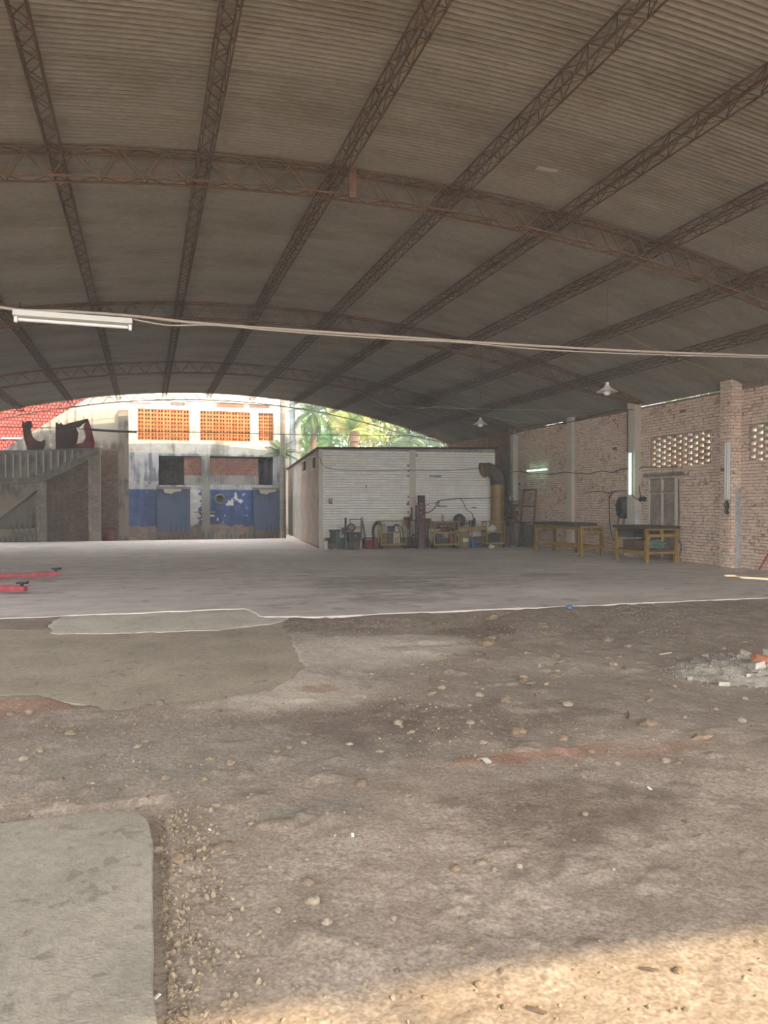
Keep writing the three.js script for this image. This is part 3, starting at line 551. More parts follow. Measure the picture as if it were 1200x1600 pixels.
  bricks.forEach((r, q) => {
    const ny = 5, nx = q ? 10 : 4, h = (r.y1 - r.y0) / ny, w = (r.x1 - r.x0) / nx;
    for (let j = 0; j < ny; j++) for (let i = 0; i < nx + (j % 2); i++) { const a = Math.max(r.x0, r.x0 + (i - (j % 2) / 2) * w), b = Math.min(r.x1, r.x0 + (i + 1 - (j % 2) / 2) * w); obj('infill_brick', bx(b - a - 0.02, h - 0.02, 0.12, (a + b) / 2, r.y0 + (j + 0.5) * h, ZB - 0.13 + rr(-0.012, 0.012)), bt[Math.floor(rnd() * 3)], f); }
    obj('mortar_bed', rectGeo(r, 0.1, ZB - 0.09), M.mortar, f);
  });
  const under = (a, b, k) => obj('spandrel', bx(b - a, wins[k].y0 === 0 ? 0 : bricks[k].y0 - wins[k].y0, 0.16, (a + b) / 2, (bricks[k].y0 + wins[k].y0) / 2, ZB - 0.11), M.plasterGrey, f);
  under(bricks[0].x0, bricks[0].x1, 0); under(bricks[1].x0, bricks[1].x1, 1);
  obj('room_back', [bx(W, H, 0.1, (R.x0 + R.x1) / 2, (R.y0 + R.y1) / 2, ZB - 5.4)], M.room, f);
  obj('room_floor', [bx(W, 0.12, 5.2, (R.x0 + R.x1) / 2, shadowLine, ZB - 2.82)], M.room, f);
  obj('room_top', [bx(W, 0.12, 5.4, (R.x0 + R.x1) / 2, R.y1 - 0.06, ZB - 2.92), bx(0.1, H, 5.2, R.x0 + 0.05, (R.y0 + R.y1) / 2, ZB - 2.82), bx(0.1, H, 5.2, R.x1 - 0.05, (R.y0 + R.y1) / 2, ZB - 2.82)], M.plaster, f);
  // raised band and column between the brick fields
  obj('column_band', rectGeo(rectZ(315, 712, 328, 842, ZB), 0.1, ZB + 0.05), M.plasterGrey, f);
  // blue painted counters under the windows
  for (const [a, b, top] of [[246, 297, 764], [398, 441, 765]]) {
    const r = rectZ(a, top, b, 843, ZB + 0.35), t = thing('masonry_counter', a < 300 ? 'wide blue painted masonry counter with stained foot under dark window' : 'narrower blue masonry counter under the window beside the pole', 'counter', [(r.x0 + r.x1) / 2, YG, ZB + 0.25]);
    const bm = rep(T_plaster, 0.4); obj('body', sb(r.x1 - r.x0, r.y1 - YG, 0.36), mat('blue_counter_paint', '#566a92', { map: bm }), t);
    obj('foot', sb(r.x1 - r.x0 + 0.01, 0.42, 0.375), mat('bare_stained_render', '#8a7468', { map: bm }), t);
    obj('sill', sb(r.x1 - r.x0 + 0.1, 0.09, 0.44, 0, r.y1 - YG, 0.02), M.concrete, t);
    obj('broken_lip', prism([[-0.45, 0], [0.35, 0], [0.3, -0.1], [0.05, -0.13], [-0.1, -0.22], [-0.4, -0.17]], 0.03, 0.205).translate(0, r.y1 - YG, 0), M.concretePale, t);
  }
  const v = onZ(342, 780, ZB), vp = thing('vent_pipe', 'round dark vent pipe mouth in the blue wall', 'vent', [v.x, v.y, ZB + 0.001]);
  const ring = new THREE.TorusGeometry(0.2, 0.045, 10, 28); ring.translate(0, 0, 0.47); obj('collar', ring, mat('dull_brass', '#6f6250', { rough: 0.6 }), vp); obj('pipe', new THREE.LatheGeometry([[0, 0.01], [0.17, 0.01], [0.17, 0.5], [0.19, 0.5], [0.19, 0]].map((q) => new THREE.Vector2(...q)), 28).rotateX(Math.PI / 2), M.greySteel, vp);
  const sh = onZ(320, 800, ZB); tag(obj('wall_shelf', [bx(0.95, 0.05, 0.2, sh.x, sh.y, ZB + 0.1)], M.concreteDark), 'thin stained ledge on the blue wall below the vent pipe', 'shelf');
  const lg = rectZ(333, 833, 402, 843, ZB + 0.2); tag(obj('kerb_ledge', [bx(lg.x1 - lg.x0, lg.y1 - YG, 0.25, (lg.x0 + lg.x1) / 2, (lg.y1 + YG) / 2, ZB + 0.13)], M.concreteDark), 'low dark concrete ledge at the foot of the blue wall', 'ledge');
}
{ // upper rear storey: white wall with shuttered windows
  const z = -41, t = thing('rear_building', 'white rear storey with a row of brown and grey shutters', 'building', [0, 0, 0]);
  const r = rectZ(120, 560, 470, 690, z); r.y0 = -0.2; obj('wall', rectGeo(r, 0.2, z), mat('rear_white_wall', '#c4beb6', { map: rep(T_plaster, 0.2) }), t);
  [[193, 627, 235, 634, '#8b7d76'], [247, 627, 267, 635, '#a39c95'], [267.5, 627, 289, 635.5, '#6f6258'], [339, 629, 381, 638, '#8e5f3c'], [390, 631, 421, 639, '#85593c'], [150, 622, 185, 628, '#8f6a50']].forEach(([a, b, c, d, h]) => { const w = obj('shutter', rectGeo(rectZ(a, b, c, d, z + 0.1), 0.12, z + 0.06), mat('shutter_paint', h, { map: G }), t); const q = rectZ(a, b, c, d, z + 0.1); obj('frame', [bx(q.x1 - q.x0 + 0.1, 0.06, 0.16, (q.x0 + q.x1) / 2, q.y1, z), bx(q.x1 - q.x0 + 0.1, 0.06, 0.16, (q.x0 + q.x1) / 2, q.y0, z)], M.white, w); });
}
{ // stair block on the left
  const w = structGroup('wall_stair', 'grey and white gable wall behind the outside staircase', 'wall');
  const out = ccw(polyZ([[-60, 860], [197, 860], [197, 600], [175, 602], [141, 620], [100, 644], [48, 676], [0, 706], [-60, 740]], ZS)); out.forEach((p) => { if (p[1] < 0.2) p[1] = YG - 0.1; });
  obj('gable', prism(out, 0.25, ZS), M.plaster, w);
  const pil = rectZ(185, 640, 201, 848, ZS + 0.25); obj('pilaster', sb(pil.x1 - pil.x0, pil.y1 - YG, 0.3, (pil.x0 + pil.x1) / 2, YG, ZS + 0.12), M.concreteDark, w);
  const dk = rectZ(-60, 748, 60, 848, ZS); obj('lower_render', sb(dk.x1 - dk.x0, dk.y1 - YG, 0.06, (dk.x0 + dk.x1) / 2, YG, ZS + 0.03), M.concreteDark, w);
  // dark brick behind the columns
  const zb = ZS + 0.12, br = rectZ(72, 700, 186, 848, zb), M4 = new THREE.Matrix4().setPosition(br.x0, YG, zb);
  obj('brick_backing', sb(br.x1 - br.x0, br.y1 - YG, 0.1, (br.x0 + br.x1) / 2, YG, zb - 0.05), M.mortarDark, w);
  brickFace(w, M4, br.x1 - br.x0, br.y1 - YG, { course: 0.11, brick: 0.3, joint: 0.018, depth: 0.04, sunk: 0.02, proud: 0.008, tilt: 0.005, jit: 0.004, miss: 0.01, tone: [0.75, 1], mat: mat('bare_clay_brick', '#9c8472', { map: G, vc: true }), single: 200 });
  // staircase in front
  const zf = ZS + 1.15, st = thing('staircase', 'weathered concrete outside staircase with ribbed parapet', 'staircase');
  obj('parapet', prism(ccw(polyZ([[-60, 704], [60, 703], [150, 699], [157, 704], [141, 712], [60, 750], [-60, 752]], zf)), 0.14, zf), M.plasterGrey, st).userData.label = 'mouldy grey parapet';
  for (const [px, a, b] of [[9, 710, 746], [21, 709, 746], [32, 708, 746], [44, 708, 745], [57, 706, 742], [68, 705, 738], [80, 705, 734], [91, 704, 728], [102, 704, 722], [113, 703, 716], [-6, 710, 746]]) { const r = rectZ(px - 1, a, px + 1, b, zf); obj('rib', rectGeo(r, 0.05, zf + 0.03), M.concretePale, st); }
  obj('string_beam', prism(ccw(polyZ([[-60, 748], [58, 747], [142, 708], [156, 703], [156, 710], [141, 717], [62, 755], [-60, 757]], zf + 0.04)), 0.3, zf + 0.04), M.concrete, st);
  obj('landing', prism(ccw(polyZ([[-60, 742], [60, 741], [60, 750], [-60, 751]], zf)), 0.95, zf - 0.02), M.concreteDark, st);
  obj('upper_flight', prism(ccw(polyZ([[60, 741], [140, 703], [156, 700], [156, 706], [140, 711], [60, 750]], zf)), 0.95, zf - 0.02), M.concreteDark, st);
  obj('lower_flight', prism(ccw(polyZ([[-60, 790], [0, 778], [58, 753], [58, 764], [30, 786], [0, 808], [-60, 850]], zf)), 0.85, zf - 0.15), M.concreteDark, st);
  for (const [a, b, c] of [[57.5, 72, 752], [138, 157, 704]]) { const r = rectZ(a, c, b, 847, zf), o = obj('column', sb(r.x1 - r.x0, r.y1 - YG, 0.36, (r.x0 + r.x1) / 2, YG, zf - 0.16), mat('column_concrete', '#b3a99c', { map: G, bump: GB }), st); }
  const low = rectZ(-60, 826, 57, 847, zf - 0.3); obj('footing', sb(low.x1 - low.x0, low.y1 - YG, 0.4, (low.x0 + low.x1) / 2, YG, zf - 0.4), M.concreteDark, st);
  // remains of a sign on the parapet
  const sg = zf - 0.02, rustRed = mat('rusted_red_enamel', '#a8453f', { map: RU, rough: 0.7 }), rustBrown = mat('rusted_sign_back', '#6b5148', { map: RU, rough: 0.8 });
  const y0 = onZ(60, 703, zf).y, mk = (name, label, parts) => { const t = thing(name, label, 'sign'); for (const [n, l, m, d, dz] of parts) obj(n, prism(ccw(polyZ(l, sg)), d, sg + (dz || 0)), m, t); return t; };
  mk('sign_letter', 'hooked rusty remains of a sign letter standing on the parapet', [['face', [[34, 656], [38, 660], [44, 657.5], [46, 659], [49, 657], [50, 664], [47, 670], [50, 681], [56, 688], [63, 690], [70, 687], [70, 695], [66, 704], [44, 704], [38, 688], [35, 668]], rustBrown, 0.22], ['edge', [[42, 680], [47, 676], [53, 690], [50, 700], [42, 700]], rustRed, 0.02, 0.02]]);
  mk('sign_box', 'torn rusty sign box with red end plate on the parapet', [['back_plate', [[87, 659], [92, 663], [95, 660], [99, 664], [106, 663], [107, 668], [118, 668], [122, 676], [120, 690], [112, 703], [87, 703]], rustBrown, 0.3], ['hood', [[104, 662], [137, 654], [138, 656], [129, 661], [123, 667], [106, 668]], rustBrown, 0.34, 0.02], ['end_plate', [[132, 662], [138, 657], [141, 664], [148, 692], [147, 700], [136, 700], [134, 680], [131, 668]], rustRed, 0.3, 0.02], ['lower_rim', [[108, 690], [118, 694], [128, 692], [134, 684], [137, 700], [136, 703], [108, 703]], rustRed, 0.3]]);
  // rusty bin in the recess
  const bp = onZ(169, 846, zf - 0.5), t = thing('rusty_bin', 'rusty orange brown bin with a loose pale lid in the brick recess', 'bin', [bp.x, YG, zf - 0.62]);
  obj('body', cyl(0.24, 0.62, 0, 0, 0, 18, 0.28), mat('rust_orange', '#8a4f38', { map: RU }), t); const lid = cyl(0.3, 0.03, 0, 0, 0, 18); lid.rotateZ(-0.55); lid.translate(0.06, 0.78, 0); obj('lid', lid, M.greySteel, t);
}
{ // red perforated wall far left
  const z = -39, r = rectZ(-30, 560, 150, 740, z), t = thing('perforated_wall', 'bright red perforated block wall of the neighbouring house', 'wall');
  r.y0 = YG; obj('backing', rectGeo(r, 0.1, z - 0.1), mat('shade_red_backing', '#70302a', {}), t);  // backing in darker red: shade of the perforations put into its colour
  const b = new Bricks(), nx = Math.floor((r.x1 - r.x0) / 0.16), ny = Math.floor((r.y1 - 2) / 0.16), m = new THREE.Matrix4();
  for (let j = 0; j < ny; j++) for (let i = 0; i < nx; i++) { const tn = rr(0.8, 1); b.add(m.makeTranslation(r.x0 + (i + 0.5 + (j % 2) * 0.5) * 0.16, 2 + (j + 0.5) * 0.16, z - 0.05), 0.105, 0.115, 0.1, [tn, tn * 0.97, tn * 0.95], 0.004); }
  const o = new THREE.Mesh(b.geo(), mat('red_block', '#b84334', { vc: true })); o.name = 'blockwork'; stuff(o); t.add(o);
  const rail = onZ(20, 685, z + 0.3), rl = rectZ(2, 683.5, 36, 685.5, z + 0.1); obj('ledge', rectGeo(rl, 0.3, z + 0.1), M.white, t);
}
// poles
{
  const a = onZ(443, 700, -34.0), t = thing('utility_pole', 'grey concrete utility pole at the corner of the blue wall', 'pole', [a.x, YG, -34.2]); obj('shaft', cyl(0.15, 8.5, 0, 0, 0, 12, 0.11), M.concrete, t); obj('cross_arm', bx(1.3, 0.09, 0.09, 0, 6.6, 0), M.darkSteel, t);
  const b = onZ(457, 700, -39.6), u = thing('steel_pole', 'pale bluish steel pole among the palms', 'pole', [b.x, YG - 0.1, -39.6]); obj('shaft', cyl(0.16, 8.2, 0, 0, 0, 14), mat('pale_blue_steel', '#8c98a0', { map: G, rough: 0.5 }), u); obj('cap', cyl(0.19, 0.12, 0, 8.2, 0, 14), M.white, u);
}
// palms and trees
function frond(L, droop, nl, lw, ll) { // arched rib with leaflets on both sides, along +x
  const p = [], q = (t) => V(L * t * (1 - 0.18 * droop * t), L * (0.35 * t - droop * t * t * 0.55), 0), tri = (a, b, c) => p.push(...a.toArray(), ...b.toArray(), ...c.toArray());
  for (let k = 0; k < 8; k++) { const a = q(k / 8), b = q((k + 1) / 8), w = V(0, 0, 0.018), u = V(0, 0.02, 0); tri(a.clone().sub(w), b.clone().sub(w), b.clone().add(w)); tri(a.clone().sub(w), b.clone().add(w), a.clone().add(w)); tri(a.clone().add(u), b.clone().add(u), b); }
  for (let k = 2; k < nl; k++) { const t = k / nl, a = q(t), s = Math.sin(Math.PI * Math.min(1, 0.25 + t * 0.75)) * ll + 0.05, dir = q(Math.min(1, t + 0.02)).sub(q(t - 0.02)).normalize(); for (const sg of [-1, 1]) { const e = a.clone().addScaledVector(dir, s * 0.55).add(V(0, -s * 0.28, sg * s * 0.75)), o = dir.clone().multiplyScalar(lw); tri(a.clone().sub(o), e, a.clone().add(o)); tri(a.clone().add(o), e, a.clone().addScaledVector(dir, lw).add(V(0, 0.02, 0))); } }
  const g = new THREE.BufferGeometry(); g.setAttribute('position', new THREE.Float32BufferAttribute(p, 3)); g.computeVertexNormals(); return norm(g);
}
const frondA = frond(1.9, 1.1, 26, 0.022, 0.55), frondB = frond(1.7, 0.45, 24, 0.024, 0.5), frondC = frond(1.15, 0.9, 18, 0.016, 0.34);
function palm(label, px, py, z, nF, fg, mats, trunkR, up, sc = 1, baseY = YG) { // crown centre seen at px,py
  const c = onZ(px, py, z), t = thing('palm_tree', label, 'palm', [c.x, baseY, z]), h = c.y - baseY;
  const tr = []; const n = 9; for (let k = 0; k < n; k++) tr.push(cyl(trunkR * (k === n - 1 ? 1.5 : 1.06), h / n, 0.04 * Math.sin(k), k * h / n, 0, 10, trunkR * 0.96)); obj('trunk', tr, M.palmTrunk, t);
  for (let k = 0; k < nF; k++) { const o = new THREE.Mesh(fg, mats[k % mats.length]); o.name = 'frond'; o.position.y = h; o.rotation.set(0, k * 2.399, 0); o.rotation.order = 'YXZ'; o.rotation.z = mixf(up[0], up[1], (k + 0.5) / nF) + rr(-0.1, 0.1); o.rotation.x = rr(-0.3, 0.3); o.scale.setScalar(sc * rr(0.85, 1.1)); t.add(o); }
  return t;
}
palm('dark drooping fan crowned palm beside the steel pole', 490, 645, -39, 26, frondA, [M.leafD, M.leafA, M.leafD], 0.16, [-1.3, 0.9]);
palm('bright spiky palm with upright sunlit fronds above the store roof', 552, 672, -40, 30, frondB, [M.leafB, M.leafDry, M.leafB, M.leafA], 0.22, [-0.3, 1.35], 1.1);
palm('dark low palm behind the right half of the store', 640, 690, -42, 22, frondA, [M.leafA, M.leafD], 0.16, [-0.9, 1.0], 0.95);
palm('green palm between the spiky palm and the steel pole', 515, 690, -41.3, 20, frondA, [M.leafA, M.leafC], 0.13, [-0.8, 1.0], 0.8);
palm('small feathery palm at the corner of the blue wall by the pole', 439, 712, -34.55, 15, frondC, [M.leafA, M.leafD], 0.05, [-0.3, 1.2], 0.95);
function tree(label, px, py, z, rx, ry, m, n, ls) {
  const c = onZ(px, py, z), t = thing('leafy_tree', label, 'tree', [c.x, YG - 0.1, z], 0), h = c.y - YG + 0.1;
  obj('trunk', [cyl(0.16, h, 0, 0, 0, 9, 0.08), bar(V(0, h * 0.6, 0), V(rx * 0.5, h + ry * 0.2, 0.2), 0.06, 6, 0.03), bar(V(0, h * 0.55, 0), V(-rx * 0.5, h + ry * 0.1, -0.2), 0.06, 6, 0.03)], M.palmTrunk, t);
  const p = [], nn = [];
  for (let k = 0; k < n; k++) {
    const u = rr(-1, 1), a = rr(0, 6.283), r = Math.cbrt(rr(0.25, 1)), s = Math.sqrt(1 - u * u), q = V(rx * r * s * Math.cos(a), h + ry * r * u, rx * 0.7 * r * s * Math.sin(a)), L = ls * rr(0.6, 1.3);
    const d = V(rr(-1, 1), rr(-1, 0.6), rr(-1, 1)).normalize(), e = V(rr(-1, 1), rr(-1, 1), rr(-1, 1)).cross(d).normalize(), a0 = q.clone(), b0 = q.clone().addScaledVector(d, L * 0.5).addScaledVector(e, L * 0.25), c0 = q.clone().addScaledVector(d, L), d0 = q.clone().addScaledVector(d, L * 0.5).addScaledVector(e, -L * 0.25);
    p.push(...a0.toArray(), ...b0.toArray(), ...c0.toArray(), ...a0.toArray(), ...c0.toArray(), ...d0.toArray());
  }
  const g = new THREE.BufferGeometry(); g.setAttribute('position', new THREE.Float32BufferAttribute(p, 3)); g.computeVertexNormals(); stuff(obj('foliage', g, m, t));
}
tree('yellow green leafy tree behind the bright palm', 575, 640, -46, 3.2, 2.4, M.leafB, 3800, 0.32);
tree('pale green leafy tree between pole and palms', 500, 650, -48, 3.4, 3.2, M.leafC, 3800, 0.32);
tree('dark green leafy tree behind the store end', 660, 690, -46, 3.0, 1.9, M.leafD, 3200, 0.3);
tree('green leafy tree above the far end of the store', 620, 670, -50, 3.6, 2.4, M.leafC, 3600, 0.32);
tree('shady leafy tree low behind the steel pole', 462, 700, -44, 1.6, 2.6, M.leafA, 3000, 0.26);
tree('green leafy tree outside the right wall', 720, 670, -47, 3.0, 2.6, M.leafA, 3000, 0.3);
for (const [z, m] of [[-24, M.leafC], [-17, M.leafB]]) { // glimpsed over the right wall
  const t = thing('garden_tree', z < -20 ? 'green tree glimpsed over the far part of the right wall' : 'yellowish tree glimpsed over the near part of the right wall', 'tree', [XR + 9.5, -0.25, z]); obj('trunk', cyl(0.15, 4.4, 0, 0, 0, 9, 0.1), M.palmTrunk, t);
  const p = []; for (let k = 0; k < 3600; k++) { const q = V(rr(-1.4, 1.4), 5.0 + rr(-1.8, 2.4), rr(-4.2, 4.2)), d = V(rr(-1, 1), rr(-1, 1), rr(-1, 1)).normalize().multiplyScalar(0.3), e = V(rr(-1, 1), rr(-1, 1), rr(-1, 1)).normalize().multiplyScalar(0.12); p.push(...q.toArray(), ...q.clone().add(d).add(e).toArray(), ...q.clone().add(d).sub(e).toArray()); }
  const g = new THREE.BufferGeometry(); g.setAttribute('position', new THREE.Float32BufferAttribute(p, 3)); g.computeVertexNormals(); stuff(obj('foliage', g, m, t));
}

// ================================================================== THINGS ALONG THE STORE WALL
const spotAt = (px, off) => { const o = P0.clone().addScaledVector(SV, -off); return o.clone().addScaledVector(SU, lineAt(px, o, SU)); };
const hAt = (px, py, off) => shedTop(px, py, spotAt(px, off));
const span = (a, b, off) => spotAt(b, off).distanceTo(spotAt(a, off));
function stand(name, label, cat, px, off, group) { return thing(name, label, cat, spotAt(px, off), -SA, group); }
const MP = 0.0222; // metres in a pixel there
const ell = (a, b, w, m, name, t) => obj(name, bar2(a, b, w, w), m, t);
function cart(label, x0, x1, top, off, depth, fill) {
  const t = stand('tube_cart', label, 'cart', (x0 + x1) / 2, off), w = span(x0, x1, off), h = hAt((x0 + x1) / 2, top, off), d = depth, b = 0.14, r = 0.035, m = M.yellowPale;
  for (const x of [-w / 2, w / 2]) for (const z of [-d / 2, d / 2]) { obj('post', sb(r, h - b, r, x, b, z), m, t); const c = obj('caster', [new THREE.TorusGeometry(0.042, 0.02, 8, 14).rotateY(Math.PI / 2).translate(x * 0.94, 0.062, z * 0.9)], M.black, t); obj('fork', [bx(0.06, 0.07, 0.05, x * 0.94, 0.105, z * 0.9)], M.greySteel, c); }
  for (const y of [b, b + (h - b) * 0.5, h - r]) { for (const z of [-d / 2, d / 2]) obj('rail', bx(w, r, r, 0, y + r / 2, z), m, t); for (const x of [-w / 2, w / 2]) obj('rail', bx(r, r, d, x, y + r / 2, 0), m, t); }
  obj('deck', bx(w, 0.02, d, 0, b + 0.03, 0), M.yellowPale, t); if (fill) obj('shelf', bx(w, 0.015, d, 0, b + (h - b) * 0.5 + 0.03, 0), M.yellowPale, t);
  return { t, w, h, d, b, mid: b + (h - b) * 0.5 + 0.04 };
}
{ // pedestal tools by the left end
  let t = stand('tool_pedestal', 'grey green steel cabinet pedestal at the left end of the store wall', 'machine', 523, 0.7);
  obj('top', sb(0.36, 0.05, 0.32, 0, 0.62), M.darkSteel, t); obj('body', sb(0.3, 0.42, 0.26, 0, 0.2), M.darkSteel, t); obj('panel', sb(0.13, 0.4, 0.012, 0.08, 0.21, 0.136), M.greenPaint, t);
  for (const x of [-0.13, 0.13]) for (const z of [-0.1, 0.1]) obj('leg', sb(0.035, 0.2, 0.035, x, 0, z), M.greenPaint, t);
  t = stand('lubricant_can', 'small pale can standing on the floor at the store corner', 'can', 509, 0.55); obj('body', cyl(0.075, 0.3, 0, 0, 0, 16), M.whitewash, t); obj('neck', cyl(0.03, 0.07, 0, 0.3, 0, 12), M.maroon, t); obj('rim', cyl(0.08, 0.015, 0, 0.29, 0, 16), M.greySteel, t);
  t = stand('post_drill', 'slim dark upright drill post with green foot', 'machine', 540, 0.6); obj('column', cyl(0.035, 1.05, 0, 0.02, 0, 12), M.darkSteel, t); obj('foot', [sb(0.28, 0.03, 0.28), cyl(0.05, 0.35, 0, 0.02, 0, 12)], M.greenPaint, t); obj('head', bx(0.16, 0.2, 0.2, -0.05, 0.62, 0.05), M.darkSteel, t);
  t = stand('belt_machine', 'dark belt machine with a pale pulley wheel on a green post', 'machine', 553, 0.7);
  obj('post', cyl(0.04, 0.32, 0, 0, 0, 12), M.greenPaint, t); obj('foot', sb(0.3, 0.025, 0.3), M.darkSteel, t); obj('housing', prism([[-0.2, 0], [0.17, 0], [0.21, 0.3], [-0.21, 0.3]], 0.3, 0.15).translate(0, 0.28, 0), M.darkSteel, t);
  const whl = obj('pulley', new THREE.TorusGeometry(0.12, 0.03, 10, 24).translate(-0.1, 0.74, 0.05), M.maroon, t); const hub = new THREE.CylinderGeometry(0.1, 0.1, 0.03, 20); hub.rotateX(Math.PI / 2); hub.translate(-0.1, 0.74, 0.05); obj('disc', hub, mat('pale_olive_disc', '#a5a184', { map: G }), whl);
  obj('frame', [bar2(V(-0.12, 0.58, -0.08), V(-0.12, 1.02, -0.08), 0.025, 0.025), bar2(V(-0.12, 1.02, -0.08), V(0.26, 1.02, -0.08), 0.025, 0.025), bar2(V(0.26, 1.02, -0.08), V(0.26, 0.3, -0.08), 0.025, 0.025), bar2(V(0.26, 0.3, -0.08), V(0, 0.3, -0.08), 0.025, 0.025)], M.darkSteel, t); obj('work_board', bx(0.26, 0.1, 0.05, 0.1, 0.74, -0.05), mat('tan_board', '#b59a74', {}), t); obj('knob', new THREE.SphereGeometry(0.035, 12, 8).translate(0.02, 0.46, 0.16), M.white, t);
  t = stand('trestle', 'grey steel trestle leaning legs beside the belt machine', 'trestle', 568, 0.55); obj('leg', bar2(V(-0.06, 1.08, 0), V(0.1, 0, 0.06), 0.05, 0.05), M.darkSteel, t); obj('leg', bar2(V(-0.08, 1.08, 0), V(-0.1, 0, 0.05), 0.045, 0.045), M.concretePale, t); obj('leg', bar2(V(-0.07, 1.08, 0), V(0, 0, -0.35), 0.045, 0.045), M.darkSteel, t); obj('brace', bar2(V(-0.09, 0.35, 0.03), V(0.05, 0.35, 0.04), 0.025, 0.025), M.darkSteel, t);
  for (const [px, w, h, off, l, m] of [[575, 0.3, 0.3, 0.32, 'low red crate right of the trestle', M.redBrick], [588, 0.24, 0.36, 0.3, 'taller red brown crate next to the first yellow cart', M.maroon]]) { t = stand('tool_crate', l, 'crate', px, off); obj('body', sb(w, h, 0.25), m, t); obj('rim', [sb(w + 0.02, 0.03, 0.27, 0, h - 0.03)], M.redBrick, t); obj('lid', sb(w * 0.9, 0.03, 0.22, 0, h), M.whitewash, t); }
  // hanging hose coil
  t = stand('hose_coil', 'thick black hose coil standing against the wall left of the first cart', 'hose', 590, 0.3); for (let k = 0; k < 3; k++) obj('loop', new THREE.TorusGeometry(0.34 - k * 0.03, 0.028, 8, 32).rotateY(0.5).scale(0.7, 1, 0.7).translate(0, 0.58, 0.03 * k), M.black, t); obj('hook', bx(0.03, 0.03, 0.24, 0, 0.93, -0.02), M.darkSteel, t);
}
{ // first cart: cylinder, motor and hoses
  const c = cart('faded yellow tube cart carrying a white topped cylinder and hoses', 593.5, 632, 813, 0.65, 0.42, false);
  const at = (x, y, z) => c.t.position.clone().addScaledVector(SU, x).addScaledVector(SV, -z).setY(y);
  let t = thing('gas_cylinder', 'brown cylinder with white top on the first yellow cart', 'cylinder', at(-0.27, c.b + 0.04, 0), -SA); obj('body', cyl(0.12, 0.36, 0, 0, 0, 20), mat('brown_cylinder', '#8a6a44', { map: G }), t); obj('shoulder', new THREE.LatheGeometry([[0.12, 0], [0.12, 0.16], [0.08, 0.24], [0.03, 0.27], [0, 0.27]].map((p) => new THREE.Vector2(...p)), 20).translate(0, 0.36, 0), mat('dirty_white', '#c9c2b4', { map: G }), t); obj('valve', cyl(0.025, 0.06, 0, 0.62, 0, 10), M.darkSteel, t);
  t = thing('electric_motor', 'dark blue electric motor on the first yellow cart', 'motor', at(-0.06, c.b + 0.04, -0.05), -SA); obj('stand', sb(0.2, 0.4, 0.18), M.darkSteel, t); obj('casing', new THREE.CylinderGeometry(0.1, 0.1, 0.26, 18).rotateZ(Math.PI / 2).translate(0, 0.5, 0), mat('navy_casing', '#454a66', { map: G }), t); obj('cap', new THREE.CylinderGeometry(0.07, 0.07, 0.03, 16).rotateZ(Math.PI / 2).translate(0.145, 0.5, 0), M.greySteel, t);
  for (const [x, r, l] of [[0.14, 0.2, 'thick black cable arching over the first cart inner side'], [0.2, 0.27, 'long black cable arching out over the first cart edge']]) tag(obj('power_cable', tube([at(x - r, c.b + 0.12, 0.02), at(x - r * 0.8, 0.6, 0.02), at(x - r * 0.1, 0.83, 0.03), at(x + r * 0.6, 0.62, 0.04), at(x + r * 0.75, c.b + 0.1, 0.03)], 0.018, 40, 8), M.black), l, 'cable');
  for (let k = 0; k < 3; k++) { const t2 = thing('welding_rod_box', 'pale upright tube packet on the deck of the first cart', 'packet', at(0.06 + k * 0.085, c.b + 0.04, 0.05), -SA, 'packets on the first cart'); obj('body', sb(0.05, 0.4 - 0.05 * (k % 2), 0.05), M.concretePale, t2); obj('cap', sb(0.055, 0.03, 0.055, 0, 0.4 - 0.05 * (k % 2)), M.maroon, t2); }
}
